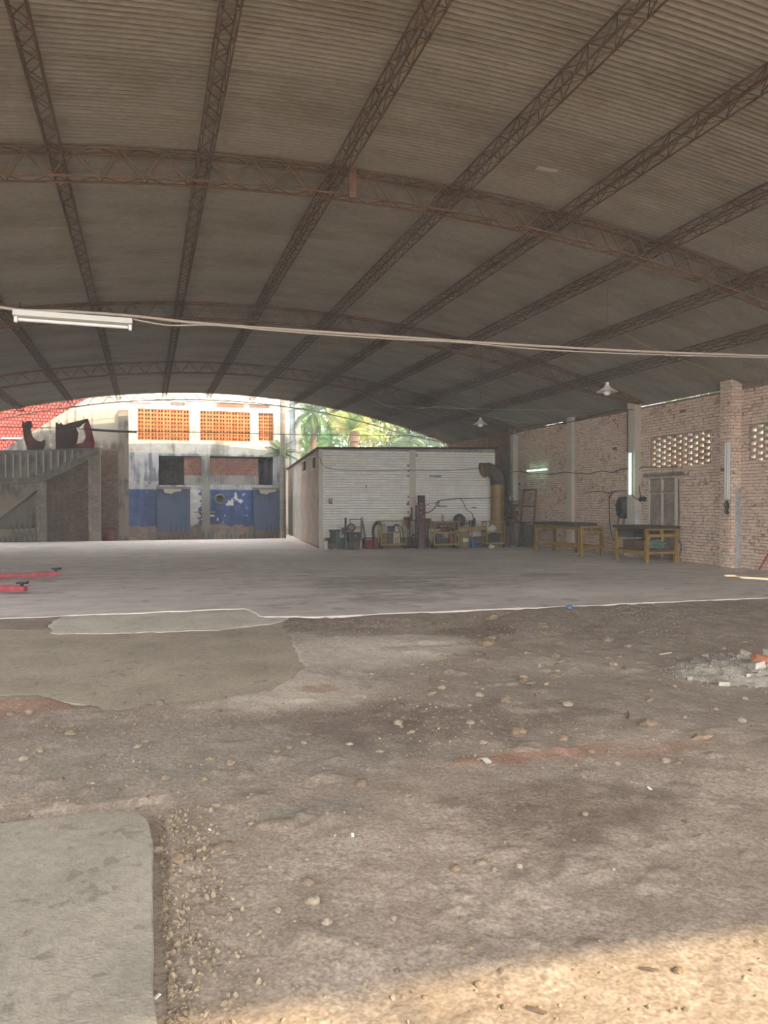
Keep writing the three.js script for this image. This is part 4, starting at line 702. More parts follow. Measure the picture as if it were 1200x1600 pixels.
{ // red cloth, pipe stand, maroon column
  let t = stand('red_rag', 'red rag hung over the pipe stand next to the cart', 'rag', 636, 0.32);
  const g = new THREE.PlaneGeometry(0.22, 0.36, 10, 14), p = g.attributes.position; for (let k = 0; k < p.count; k++) { const x = p.getX(k), y = p.getY(k); p.setZ(k, 0.025 * Math.sin(x * 40 + y * 6) + 0.02 * Math.sin(y * 18)); p.setX(k, x * (1 + 0.25 * y) - y * 0.15); } g.computeVertexNormals(); const bk = g.clone(); obj('cloth', [g.translate(0, 0.9, 0.03)], mat('red_cloth', '#a04a3c', { side: THREE.DoubleSide, map: G }), t);
  t = stand('pipe_stand', 'dark pipe stand with crossbars beside the maroon column', 'stand', 645, 0.35);
  obj('upright', cyl(0.028, 1.42, -0.04, 0, 0, 10), M.darkSteel, t); obj('upright', cyl(0.024, 1.5, 0.12, 0, 0, 10), M.greySteel, t); obj('upright', cyl(0.022, 1.18, -0.11, 0, 0.04, 10), M.darkSteel, t); obj('crossbar', bx(0.5, 0.035, 0.035, 0.0, 0.97, 0.0), M.darkSteel, t); obj('crossbar', bar2(V(-0.3, 0.3, 0.03), V(0.2, 0.52, 0.03), 0.05, 0.05), M.darkSteel, t); obj('foot', sb(0.4, 0.03, 0.3), M.darkSteel, t); for (let k = 0; k < 3; k++) obj('hanging_rod', cyl(0.016, 0.6, -0.2 + 0.14 * k, 0.35, 0.03, 8), k % 2 ? M.concretePale : M.greySteel, t);
  t = stand('lift_column', 'maroon steel column with dark worn top standing before the store wall', 'column', 658.5, 0.75);
  const w = span(654, 663, 0.75), h = hAt(658, 774, 0.75); obj('web', sb(w, h - 0.25, 0.16, 0, 0), M.maroon, t); obj('top_cap', sb(w * 1.04, 0.26, 0.17, 0, h - 0.26), mat('greasy_dark_top', '#55504c', { map: G }), t); for (const x of [-1, 1]) obj('flange', sb(0.025, h - 0.25, 0.2, x * w / 2, 0), M.maroon, t); obj('base_plate', sb(w + 0.12, 0.04, 0.34), M.maroon, t);
  for (let k = 0; k < 4; k++) obj('wear_mark', bx(0.05, 0.03, 0.006, rr(-0.05, 0.07), h * (0.6 + 0.08 * k), 0.084), M.concretePale, t);
}
{ // low bench with things, second cart
  let t = stand('low_bench', 'dark maroon low bench between the column and the grinder', 'bench', 686, 0.4); const w = span(665, 707, 0.4); obj('top', sb(w, 0.05, 0.4, 0, 0.88), M.maroon, t); obj('apron', sb(w, 0.2, 0.03, 0, 0.68, 0.17), M.maroon, t); for (const x of [-1, 1]) for (const z of [-1, 1]) obj('leg', sb(0.05, 0.88, 0.05, x * (w / 2 - 0.04), 0, z * 0.15), M.darkSteel, t); obj('shelf', sb(w, 0.03, 0.36, 0, 0.25), M.darkSteel, t);
  const on = (px, y) => spotAt(px, 0.4).setY(y);
  t = thing('wooden_box', 'small ochre wooden box on the low bench by the column', 'box', on(668.5, 0.93), -SA); obj('body', sb(0.2, 0.09, 0.16), M.wood, t); obj('lid', sb(0.21, 0.02, 0.17, 0, 0.09), mat('ochre_lid', '#96813f', {}), t);
  t = thing('plastic_bottle', 'tall pale green bottle on the low bench', 'bottle', on(691.5, 0.93), -SA); obj('body', new THREE.LatheGeometry([[0, 0], [0.05, 0], [0.05, 0.16], [0.02, 0.21], [0.02, 0.25], [0, 0.25]].map((p) => new THREE.Vector2(...p)), 14), mat('pale_green_plastic', '#8d9a88', { rough: 0.4 }), t); obj('cap', cyl(0.024, 0.03, 0, 0.25, 0, 10), M.white, t);
  for (const [px, y, m, l] of [[672, 0.28, M.whitewash, 'dirty white tub on the bench shelf by the column'], [684, 0.28, M.greySteel, 'grey tub in the middle of the bench shelf'], [697, 0.28, M.whitewash, 'white tub at the grinder end of the bench shelf']]) { t = thing('plastic_tub', l, 'tub', on(px, y), -SA); obj('body', new THREE.LatheGeometry([[0, 0], [0.09, 0], [0.11, 0.2], [0.115, 0.2], [0.1, 0.01]].map((p) => new THREE.Vector2(...p)), 18), m, t); obj('rim', new THREE.TorusGeometry(0.113, 0.008, 6, 20).rotateX(Math.PI / 2).translate(0, 0.2, 0), m, t); }
  const c = cart('yellow tube cart with a red can, between the column and the barrel', 676, 713.5, 814.5, 0.95, 0.45, true);
  const at = (x, y, z) => c.t.position.clone().addScaledVector(SU, x).addScaledVector(SV, -z).setY(y);
  t = thing('paint_can', 'red can on the deck of the second cart', 'can', at(0.24, c.b + 0.04, 0.05), -SA); obj('body', cyl(0.1, 0.26, 0, 0, 0, 18), M.redBrick, t); obj('lid', cyl(0.102, 0.02, 0, 0.26, 0, 18), M.greySteel, t);
  t = thing('tool_box', 'dark tool box on the deck of the second cart', 'box', at(-0.12, c.b + 0.04, 0), -SA); obj('body', sb(0.36, 0.16, 0.22), M.darkSteel, t); obj('lid', sb(0.37, 0.05, 0.23, 0, 0.16), M.greySteel, t); obj('handle', tube([V(-0.08, 0.21, 0), V(-0.06, 0.27, 0), V(0.06, 0.27, 0), V(0.08, 0.21, 0)], 0.01, 12, 6), M.black, t);
  for (let k = 0; k < 3; k++) { t = thing('metal_jar', 'dark red jar on the upper shelf of the second cart', 'jar', at(-0.1 + k * 0.13, c.mid, 0), -SA, 'jars on the second cart'); obj('body', cyl(0.05, 0.18, 0, 0, 0, 12), M.maroon, t); obj('lid', cyl(0.052, 0.02, 0, 0.18, 0, 12), M.white, t); }
}
{ // yellow workbench with grinder and vise, barrel and jug
  let t = stand('yellow_bench', 'narrow bright yellow bench holding the grinder and the vise', 'bench', 736, 0.55); const w = span(713, 758, 0.55), h = hAt(735, 823, 0.55);
  obj('top', sb(w, 0.1, 0.42, 0, h - 0.1), M.yellow, t); for (const x of [-0.48, -0.02, 0.48]) for (const z of [-1, 1]) obj('leg', sb(0.05, h - 0.1, 0.05, x * w, 0, z * 0.16), M.yellowPale, t); obj('stretcher', bx(w, 0.04, 0.04, 0, 0.2, -0.16), M.yellowPale, t);
  const on = (px) => spotAt(px, 0.55).setY(h);
  t = thing('bench_grinder', 'round black bench grinder on the yellow bench', 'grinder', on(717.5), -SA); obj('base', sb(0.22, 0.08, 0.24), M.darkSteel, t); obj('drum', new THREE.CylinderGeometry(0.17, 0.17, 0.2, 24).rotateX(Math.PI / 2).translate(-0.02, 0.26, 0), M.darkSteel, t); obj('guard', new THREE.TorusGeometry(0.17, 0.03, 8, 24, Math.PI * 1.2).rotateZ(-0.3).translate(-0.02, 0.26, 0.08), M.black, t); obj('motor_cover', sb(0.1, 0.3, 0.22, 0.14, 0.06, 0), M.darkSteel, t); obj('face_plate', new THREE.CylinderGeometry(0.08, 0.08, 0.02, 18).rotateX(Math.PI / 2).translate(-0.02, 0.26, 0.11), M.maroon, t); obj('tool_rest', bx(0.14, 0.02, 0.08, 0.15, 0.1, 0.14), M.greySteel, t);
  t = thing('bench_vise', 'small dark vise clamped on the yellow bench', 'vise', on(738), -SA); obj('base', cyl(0.09, 0.06, 0, 0, 0, 16), M.darkSteel, t); obj('fixed_jaw', sb(0.1, 0.17, 0.16, 0.05, 0.06), M.darkSteel, t); obj('moving_jaw', sb(0.08, 0.15, 0.16, -0.07, 0.07), M.darkSteel, t); obj('screw', new THREE.CylinderGeometry(0.018, 0.018, 0.2, 10).rotateZ(Math.PI / 2).translate(-0.13, 0.13, 0), M.greySteel, t); obj('handle', cyl(0.01, 0.2, -0.22, 0.04, 0, 8), M.greySteel, t); obj('anvil', sb(0.05, 0.09, 0.08, 0.07, 0.22), M.darkSteel, t);
  t = stand('small_barrel', 'dirty yellow barrel with pale label under the yellow bench', 'barrel', 725, 0.75); obj('body', new THREE.LatheGeometry([[0, 0], [0.19, 0], [0.2, 0.02], [0.195, 0.16], [0.205, 0.18], [0.195, 0.2], [0.195, 0.36], [0.205, 0.38], [0.195, 0.4], [0.2, 0.53], [0.19, 0.55], [0, 0.55]].map((p) => new THREE.Vector2(...p)), 24), mat('dirty_yellow_drum', '#988a58', { map: G }), t); obj('label_patch', new THREE.CylinderGeometry(0.206, 0.206, 0.13, 16, 1, true, -0.5, 1.0).translate(0, 0.28, 0), M.whitewash, t); obj('bung', cyl(0.03, 0.02, 0.08, 0.55, 0, 10), M.darkSteel, t);
  t = stand('blue_jug', 'blue plastic jug on the floor under the yellow bench', 'jug', 739.5, 0.8); obj('body', new THREE.LatheGeometry([[0, 0], [0.1, 0], [0.105, 0.02], [0.105, 0.2], [0.04, 0.29], [0.04, 0.32], [0, 0.32]].map((p) => new THREE.Vector2(...p)), 20), M.blue, t); obj('cap', cyl(0.045, 0.03, 0, 0.32, 0, 12), M.black, t); obj('handle', tube([V(0.04, 0.3, 0), V(0.1, 0.3, 0), V(0.12, 0.24, 0), V(0.095, 0.18, 0)], 0.012, 14, 6), M.blue, t);
}
{ // third cart
  const c = cart('yellow tube cart with a dark box, in front of the ochre duct', 757, 784, 814.5, 0.75, 0.42, true);
  const at = (x, y, z) => c.t.position.clone().addScaledVector(SU, x).addScaledVector(SV, -z).setY(y);
  let t = thing('equipment_box', 'dark steel equipment box on the deck of the third cart', 'box', at(0.0, c.b + 0.04, 0), -SA); obj('body', sb(0.42, 0.3, 0.32), M.darkSteel, t); obj('front_panel', sb(0.36, 0.24, 0.01, 0, 0.03, 0.164), M.black, t); obj('handle', bx(0.12, 0.02, 0.03, 0, 0.31, 0), M.greySteel, t);
  t = thing('cloth_bundle', 'dirty white cloth bundle on top of the third cart shelf', 'cloth', at(-0.06, c.mid, 0.0), -SA); const g = new THREE.IcosahedronGeometry(0.14, 3), p = g.attributes.position; for (let k = 0; k < p.count; k++) { const v = V(p.getX(k), p.getY(k), p.getZ(k)), f = 0.8 + 0.5 * fbm(v.x * 14 + 5, v.y * 14 + v.z * 11, 3, 77); p.setXYZ(k, v.x * f * 1.3, Math.max(-0.09, v.y * f * 0.9), v.z * f); } g.computeVertexNormals(); obj('heap', g.translate(0, 0.09, 0), M.whitewash, t); obj('knot', new THREE.SphereGeometry(0.04, 10, 8).translate(0.02, 0.21, 0), M.whitewash, t);
  const r = spotAt(768, 1.15); const rag = new THREE.IcosahedronGeometry(0.1, 3), q = rag.attributes.position; for (let k = 0; k < q.count; k++) { const f = 0.7 + 0.6 * vn(q.getX(k) * 30 + 9, q.getZ(k) * 30 + q.getY(k) * 20, 7); q.setXYZ(k, q.getX(k) * f, Math.max(0, q.getY(k) * f * 0.8 + 0.05), q.getZ(k) * f); } rag.computeVertexNormals(); rag.translate(r.x, 0, r.z); tag(obj('crumpled_rag', rag, M.whitewash), 'crumpled white rag on the floor before the third cart', 'rag');
}
{ // ochre fume duct with dark elbow
  const t = stand('fume_duct', 'ochre vertical fume duct with a dark bent elbow opening sideways', 'duct', 777, 0.35);
  const r = span(768, 787, 0.35) / 2, y1 = hAt(777, 757, 0.35);
  obj('riser', [cyl(r, y1, 0, 0, 0, 32)], M.ochre, t); obj('band', cyl(r * 1.06, 0.16, 0, y1 - 0.02, 0, 32), mat('dark_band', '#4d4944', { map: G }), t);
  const pts = []; for (let k = 0; k <= 12; k++) { const a = k / 12 * Math.PI * 0.62; pts.push(V(-0.42 + 0.42 * Math.cos(a), y1 + 0.12 + 0.42 * Math.sin(a), 0.06 * k / 12)); }
  obj('elbow', [new THREE.TubeGeometry(new THREE.CatmullRomCurve3(pts), 24, r * 1.02, 24, false)], M.ductDark, t);
  for (const k of [3, 6, 9]) { const a = pts[k], d = pts[k + 1].clone().sub(pts[k - 1]).normalize(), g = new THREE.TorusGeometry(r * 1.04, 0.014, 6, 28); g.applyQuaternion(new THREE.Quaternion().setFromUnitVectors(V(0, 0, 1), d)); g.translate(a.x, a.y, a.z); obj('seam_ring', g, M.ductDark, t); }
  const e = pts[12], d = pts[12].clone().sub(pts[11]).normalize(), rim = new THREE.TorusGeometry(r * 1.08, 0.03, 8, 28); rim.applyQuaternion(new THREE.Quaternion().setFromUnitVectors(V(0, 0, 1), d)); rim.translate(e.x, e.y, e.z); obj('mouth_rim', rim, M.ductDark, t);
  for (let k = 0; k < 5; k++) { const q = new THREE.BoxGeometry(0.05, 2 * r * 0.9, 0.01); q.rotateY(0.5); q.applyQuaternion(new THREE.Quaternion().setFromUnitVectors(V(0, 0, 1), d)); q.translate(e.x + 0.02, e.y, e.z - r * 0.7 + k * r * 0.35); obj('inner_vane', q, M.ochre, t); }
}
{ // corner: maroon drum, steel stand with hopper machine, leaning ramp frame
  let t = stand('maroon_drum', 'maroon drum between the third cart and the steel stand', 'drum', 791, 0.45); obj('body', cyl(0.17, 0.72, 0, 0, 0, 20), M.maroon, t); for (const y of [0.22, 0.48]) obj('hoop', new THREE.TorusGeometry(0.172, 0.012, 6, 24).rotateX(Math.PI / 2).translate(0, y, 0), M.maroon, t); obj('lid', cyl(0.175, 0.03, 0, 0.72, 0, 20), M.darkSteel, t);
  t = stand('steel_stand', 'open grey steel stand in the dark corner', 'stand', 804.5, 0.75); const w = 0.46, h = 0.86; for (const x of [-w / 2, w / 2]) for (const z of [-0.18, 0.18]) obj('leg', sb(0.035, h, 0.035, x, 0, z), M.greySteel, t); obj('top', sb(w + 0.3, 0.04, 0.44, 0.08, h), M.darkSteel, t); for (const z of [-0.18, 0.18]) obj('rail', bx(w, 0.03, 0.03, 0, 0.12, z), M.greySteel, t); for (const x of [-w / 2, w / 2]) obj('rail', bx(0.03, 0.03, 0.36, x, 0.12, 0), M.greySteel, t); obj('rail', bx(w, 0.03, 0.03, 0, h - 0.12, 0.18), M.greySteel, t);
  t = thing('hopper_machine', 'olive and rusty machine with a funnel on the steel stand', 'machine', spotAt(801, 0.75).setY(0.9), -SA); const olive = mat('olive_machine_paint', '#646250', { map: G }); obj('base', sb(0.4, 0.1, 0.32), M.rustDark, t); obj('body', sb(0.24, 0.3, 0.26, 0.06, 0.1), mat('rust_brown_casing', '#7a5b44', { map: RU }), t); obj('funnel', new THREE.LatheGeometry([[0.05, 0], [0.08, 0.08], [0.2, 0.26], [0.21, 0.26], [0.09, 0.06]].map((p) => new THREE.Vector2(...p)), 20).translate(0.04, 0.38, 0), olive, t); obj('spout', bar(V(-0.1, 0.28, 0), V(-0.34, 0.12, 0.03), 0.06, 12, 0.045), olive, t); obj('wheel', new THREE.TorusGeometry(0.1, 0.02, 8, 20).translate(-0.12, 0.3, 0.15), M.greenPaint, t); obj('lever', bar(V(0.1, 0.25, 0.14), V(0.16, 0.05, 0.2), 0.014, 8), M.concretePale, t);
  // leaning frame against the wall
  const a = onY(811, 855, 0), bq = onY(832, 857, 0), X2 = XR - 0.04, tl = onX(818, 766, X2), tr = onX(837.5, 765, X2);
  const mid = a.clone().add(bq).multiplyScalar(0.5); t = thing('ramp_frame', 'tall narrow steel frame with grey sheet leaning on the brick wall', 'frame', mid);
  const L = (p) => p.clone().sub(mid); const q = [a, bq, tr, tl].map(L); q[0].y = q[1].y = 0.03;
  obj('rail', bar2(q[0], q[3], 0.06, 0.06), M.rustDark, t); obj('rail', bar2(q[1], q[2], 0.06, 0.06), M.rustDark, t); obj('rail', bar2(q[3], q[2], 0.05, 0.05), M.rustDark, t);
  for (const s of [0.42, 0.7]) obj('rung', bar2(q[0].clone().lerp(q[3], s), q[1].clone().lerp(q[2], s), 0.03, 0.03), M.rustDark, t);
  const sh = [q[0], q[1], q[1].clone().lerp(q[2], 0.38), q[0].clone().lerp(q[3], 0.38)], nn = sh[1].clone().sub(sh[0]).cross(sh[3].clone().sub(sh[0])).normalize().multiplyScalar(0.015), fr = sh.map((p) => p.clone().add(nn)), bkp = sh.map((p) => p.clone().sub(nn)), vv = [], Q = (A, B, C, D) => vv.push(...A.toArray(), ...B.toArray(), ...C.toArray(), ...A.toArray(), ...C.toArray(), ...D.toArray()); Q(...fr); Q(bkp[3], bkp[2], bkp[1], bkp[0]); for (let k = 0; k < 4; k++) Q(bkp[k], bkp[(k + 1) % 4], fr[(k + 1) % 4], fr[k]);
  const g = new THREE.BufferGeometry(); g.setAttribute('position', new THREE.Float32BufferAttribute(vv, 3)); g.computeVertexNormals(); obj('sheet', g, M.greySteel, t);
  for (const [px, l] of [[796.5, 'white bottle standing inside the corner on the machine base'], [803.5, 'second pale bottle beside the white one in the corner']]) { /* bottles on a small wall shelf */ const p = onX(px, 790, XR - 0.28); const tt = thing('shelf_bottle', l, 'bottle', [p.x, 1.66, p.z]); obj('body', cyl(0.055, 0.15, 0, 0, 0, 14, 0.05), M.whitewash, tt); obj('cap', cyl(0.025, 0.04, 0, 0.15, 0, 10), M.white, tt); }
  const sp = onX(800, 790, XR - 0.28); tag(obj('corner_shelf', [bx(0.4, 0.03, 0.6, XR - 0.2, 1.645, sp.z)], M.rustDark), 'small dark shelf with bottles on the end pier', 'shelf');
}
{ // details on the store wall
  const W = (px, py, out = 0.03) => onShed(px, py).addScaledVector(SV, -out);
  const wire = (name, label, l, r, m, out) => tag(obj(name, tube(l.map(([a, b]) => W(a, b, out || 0.03 + r)), r, l.length * 10, 6), m), label, 'cable');
  wire('wall_cable', 'thin dark cable sagging along the upper store wall', [[499, 714], [504, 727], [520, 733], [560, 735.5], [640, 735], [700, 735], [735, 733], [770, 730]], 0.01, M.cable, 0.07);
  wire('wall_cable', 'dark cable running from the column past the bracket to the duct', [[663, 800.5], [670, 800], [677, 795], [685, 783], [695, 781], [705, 780], [718, 779], [730, 779], [768, 778]], 0.014, M.cable, 0.07);
  wire('wall_cable', 'slanting cable dropping to the vise on the yellow bench', [[718, 779], [724, 787], [728, 796], [737, 803], [738, 810]], 0.012, M.cable, 0.07);
  wire('wall_cable', 'faint cable rising from the column top to the bracket', [[664, 790], [672, 787], [682, 785], [686, 783]], 0.008, M.greySteel, 0.06);
  const b = W(689, 791, 0.1), t = thing('wall_bracket', 'small dark steel bracket shelf on the store wall', 'bracket', b, -SA); obj('plate', bx(0.34, 0.03, 0.18), M.darkSteel, t); obj('strut', bar2(V(-0.15, 0, 0.05), V(-0.08, 0.18, -0.08), 0.02, 0.02), M.darkSteel, t);
  const wv = W(516, 783, 0.028), v = thing('barred_vent', 'tiny barred vent low on the white store wall', 'vent', wv, -SA); obj('back_plate', bx(0.16, 0.18, 0.012), M.greySteel, v); for (let k = 0; k < 3; k++) obj('grille_bar', bx(0.022, 0.2, 0.02, -0.055 + 0.055 * k, 0.01, 0.01), M.whitewash, v); obj('latch', bx(0.1, 0.05, 0.03, 0.01, -0.07, 0.012), M.darkSteel, v);
  tag(obj('red_plate', bx(0.17, 0.035, 0.015, 0, 0, 0, -SA).translate(...W(740, 793, 0.03).toArray()), M.redBrick), 'small red plate screwed to the wall above the vise', 'plate');
  const rp = W(637, 787.5, 0.035), rk = thing('red_switch', 'small red switch on the store pilaster', 'switch', rp, -SA); obj('box', bx(0.09, 0.08, 0.03), M.redBrick, rk); obj('button', new THREE.CylinderGeometry(0.018, 0.018, 0.02, 12).rotateX(Math.PI / 2).translate(0, 0, 0.02), M.black, rk);
  tag(obj('wall_hook', bx(0.025, 0.1, 0.03).translate(...W(572, 760, 0.03).toArray()), M.cable), 'small dark hook on the middle of the store wall', 'hook');
}
// ================================================================== ALONG THE RIGHT WALL
function heavyBench(label, x0, x1, z0, z1, h, second) { // z0 far, z1 near
  const t = thing('work_bench', label, 'workbench', [(x0 + x1) / 2, 0, (z0 + z1) / 2]), w = x1 - x0, l = z1 - z0, q = 0.085, m = M.yellow, X = w / 2 - q / 2, Z = l / 2 - q / 2;
  for (const x of [-X, X]) for (const z of [-Z, Z]) { const lg = obj('leg', sb(q, h - 0.1, q, x, 0, z), m, t); obj('foot', sb(q + 0.03, 0.02, q + 0.03, x, 0, z), m, lg); }
  for (const x of [-X, X]) { obj('long_stretcher', bx(0.06, 0.08, l, x, 0.26, 0), m, t); obj('long_rail', bx(0.05, 0.06, l, x, h - 0.13, 0), second ? M.darkSteel : m, t); }
  for (const z of [-Z, Z]) { obj('end_stretcher', bx(w - q, 0.06, 0.06, 0, 0.26, z), m, t); obj('end_rail', bx(w - q, 0.07, 0.05, 0, h - 0.24, z), m, t); obj('end_rail', bx(w, 0.05, 0.05, 0, h - 0.08, z), m, t); obj('end_block', bx(0.1, 0.12, 0.05, 0, h - 0.15, z), m, t); }
  obj('top', sb(w + 0.04, second ? 0.07 : 0.09, second ? l + 0.1 : l * 0.86, 0, h - 0.055, second ? 0 : -l * 0.06), mat('greasy_bench_top', '#4f4843', { map: G, rough: 0.7 }), t).userData.label = 'dark greasy steel top';
  if (!second) { for (const x of [-X]) { obj('middle_leg', sb(0.06, h - 0.1, 0.06, X, 0, 0.0), m, t); obj('brace', bar2(V(x, h - 0.2, -Z + 0.4), V(x, h - 0.45, -Z), 0.03, 0.03), m, t); obj('centre_clamp', bx(0.06, 0.06, 0.2, x, h - 0.13, 0), m, t); obj('centre_clamp', bx(0.06, 0.05, 0.2, x, 0.22, 0), m, t); } }
  else { obj('drawer_box', bx(w * 0.9, 0.2, l * 0.55, 0, h - 0.2, -l * 0.2), M.darkSteel, t); obj('lower_board', bx(w - 0.1, 0.03, l - 0.1, 0, 0.32, 0), M.wood, t); }
  return t;
}
heavyBench('long yellow framed workbench with dark top along the brick wall', 12.2, 12.98, -21.6, -18.86, 0.93, false);
heavyBench('shorter workbench with drawer box before the steel framed doorway', 12.36, 13.36, -17.45, -16.08, 0.95, true);
{
  let t = thing('scrap_box', 'dark brown wooden box on the lower board of the shorter bench', 'box', [12.75, 0.335, -17.0]); obj('body', sb(0.5, 0.2, 0.5), M.wood, t); obj('lid', sb(0.52, 0.03, 0.52, 0, 0.2), M.rustDark, t);
  const pts = []; for (let k = 0; k < 60; k++) { const a = k * 0.75, r = 0.2 + 0.12 * Math.sin(k * 1.7); pts.push(V(12.92 + r * Math.cos(a), 0.36 + 0.0036 * k + 0.015 * Math.sin(k * 2.3), -16.45 + 0.75 * r * Math.sin(a))); }
  tag(obj('green_hose', tube(pts, 0.013, 420, 6), mat('pale_green_hose', '#7f9184', { rough: 0.5 })), 'tangled pale green hose heaped under the shorter bench', 'hose');
  // wall details
  const X = (px, py, out = 0.05) => onX(px, py, XR - out);
  const wire = (label, l, r, m = M.cable, out = 0.06) => tag(obj('wall_cable', tube(l.map(([a, b]) => X(a, b, out)), r, l.length * 9, 6), m), label, 'cable');
  wire('dark cable wavy along the brick wall under the lit batten', [[802, 737], [815, 737], [830, 741], [842, 740], [860, 741], [880, 738], [895, 739], [920, 740], [940, 736], [958, 738], [972, 733], [981, 732]], 0.014, M.cable, 0.27);
  wire('lower dark cable along the brick wall to the upright tube', [[915, 770], [935, 768], [955, 770], [965, 767], [982, 767]], 0.013, M.cable, 0.06);
  wire('dark cable dropping from the wall to the shorter bench', [[957, 770], [953, 776], [952, 800], [954, 828], [960, 846], [964, 848]], 0.013, M.cable, 0.06);
  wire('straight black cable hanging down to the lit upright tube', [[980.5, 640], [980.5, 680], [980.5, 706]], 0.014, M.cable, 0.26);
  wire('dark cable sagging along the top of the right wall', [[855, 661], [880, 661], [905, 656], [930, 649], [960, 641], [990, 640]], 0.012, M.cable, 0.27);
  wire('pale cable running over the doorway and down to the tangle', [[1060, 729], [1030, 731], [999, 733], [999, 760], [1001, 778]], 0.012, M.cable, 0.06);
  wire('short cable from the upright tube to the tangle', [[986, 772], [992, 778], [1000, 782]], 0.012, M.cable, 0.25);
  wire('grey conduit down the wall beside the doorway', [[1060, 748], [1061, 800], [1061, 845], [1064, 852], [1062, 868]], 0.018, M.concrete, 0.06);
  // cable tangle
  const c = X(1004, 780, 0.1), tp = []; for (let k = 0; k < 26; k++) tp.push(c.clone().add(V(0.05 * Math.sin(k * 2.1), 0.06 * Math.sin(k * 1.3), 0.12 * Math.cos(k * 1.9)))); tag(obj('cable_tangle', tube(tp, 0.012, 160, 5), M.cable), 'knot of loose cable on the wall left of the doorway', 'cable');
  // box with hose loop
  const b = X(973, 793, 0.2); t = thing('hose_reel', 'dark oval hose reel box on the wall behind the shorter bench', 'hose reel', b, -Math.PI / 2);
  const ov = new THREE.Shape(); ov.absellipse(0, 0, 0.2, 0.3, 0, Math.PI * 2); const og = new THREE.ExtrudeGeometry(ov, { depth: 0.2, bevelEnabled: true, bevelSize: 0.02, bevelThickness: 0.02, bevelSegments: 2, curveSegments: 20 }); obj('housing', og.translate(0, 0, -0.12), mat('olive_dark_housing', '#4e4942', { map: G }), t); obj('drum', new THREE.TorusGeometry(0.12, 0.04, 8, 22).scale(1, 1.4, 1).translate(0, 0.0, 0.12), M.black, t); obj('hose', tube([V(-0.12, -0.2, 0.05), V(-0.13, -0.5, 0.06), V(-0.05, -0.72, 0.06), V(0.1, -0.66, 0.06), V(0.14, -0.3, 0.05)], 0.018, 40, 6), M.black, t);
  // plain conduit on the end pier
  tag(obj('conduit_pipe', cyl(0.035, 4.4, XR - 0.35, 0.0, ZR0 + 0.06, 10), M.greySteel), 'grey conduit pipe rising beside the pale end pier', 'pipe');
  // red bar
  const ra = onX(1186, 886, XR - 0.12).setY(0.02), rb = onX(1200, 838, XR - 0.03); rb.z += 0.3; t = thing('red_bar', 'slim red bar leaning on the wall past the brick pier', 'bar', ra); obj('shaft', bar(V(0, 0, 0), rb.clone().sub(ra), 0.018, 10), M.red, t); obj('tip', new THREE.SphereGeometry(0.025, 10, 8).translate(...rb.clone().sub(ra).toArray()), M.red, t);
}
function batten(name, label, p, len, upright, lit, yaw, two) { // fluorescent batten: local x along the tube, z outwards
  const t = thing(name, label, 'lamp', p, yaw); const g = (q) => (upright ? q.rotateZ(Math.PI / 2) : q);
  obj('tray', [g(bx(len, two ? 0.11 : 0.07, 0.035, 0, 0, 0.0))], M.white, t);
  for (const s of two ? [-0.035, 0.035] : [0]) { const c = new THREE.CylinderGeometry(0.016, 0.016, len - 0.1, 14); c.rotateZ(Math.PI / 2); c.translate(0, s, 0.05); obj('lamp_tube', g(c), lit ? M.tube : M.tubeOff, t); }
  for (const s of [-1, 1]) obj('holder', [g(bx(0.03, two ? 0.1 : 0.05, 0.06, s * (len / 2 - 0.03), 0, 0.04))], M.white, t);
  if (lit) { const l = new THREE.RectAreaLight(new THREE.Color().setRGB(0.7, 1, 0.86), 9, upright ? 0.04 : len, upright ? len : 0.04); l.position.set(0, 0, 0.075); l.rotation.y = Math.PI; t.add(l); }
  return t;
}
{
  const a = onX(823, 736, XR - 0.1), b = onX(856, 733, XR - 0.1), m = a.clone().add(b).multiplyScalar(0.5); m.x = XR - 0.06;
  batten('wall_batten_lamp', 'lit fluorescent batten lying level on the brick wall', m, a.distanceTo(b), false, true, -Math.PI / 2, false);
  const u = onX(983, 706, XR - 0.3), v = onX(983, 775, XR - 0.3), c = u.clone().add(v).multiplyScalar(0.5); batten('upright_tube_lamp', 'lit upright fluorescent tube beside the plastered pier', [XR - 0.245, c.y, onX(983.5, 740, XR - 0.3).z], u.y - v.y, true, true, -Math.PI / 2, false);
  const e = onX(1136, 693, XR - 0.1), f = onX(1136, 780, XR - 0.1); batten('unlit_tube_lamp', 'unlit upright twin tube lamp on the brick pier', [XR - 0.39, (e.y + f.y) / 2, onX(1136, 735, XR - 0.42).z], e.y - f.y, true, false, -Math.PI / 2, true);
  const sw = onX(1137, 785, XR - 0.05); const t = thing('wiring_knot', 'dark wiring knot below the unlit twin tube lamp', 'cable', [XR - 0.38, sw.y - 0.12, onX(1136, 785, XR - 0.38).z]); const tp = []; for (let k = 0; k < 20; k++) tp.push(V(0.02 * Math.sin(k * 1.1), 0.16 * Math.sin(k * 0.9), 0.06 * Math.cos(k * 2.2))); obj('loop', tube(tp, 0.012, 120, 5), M.cable, t);
}
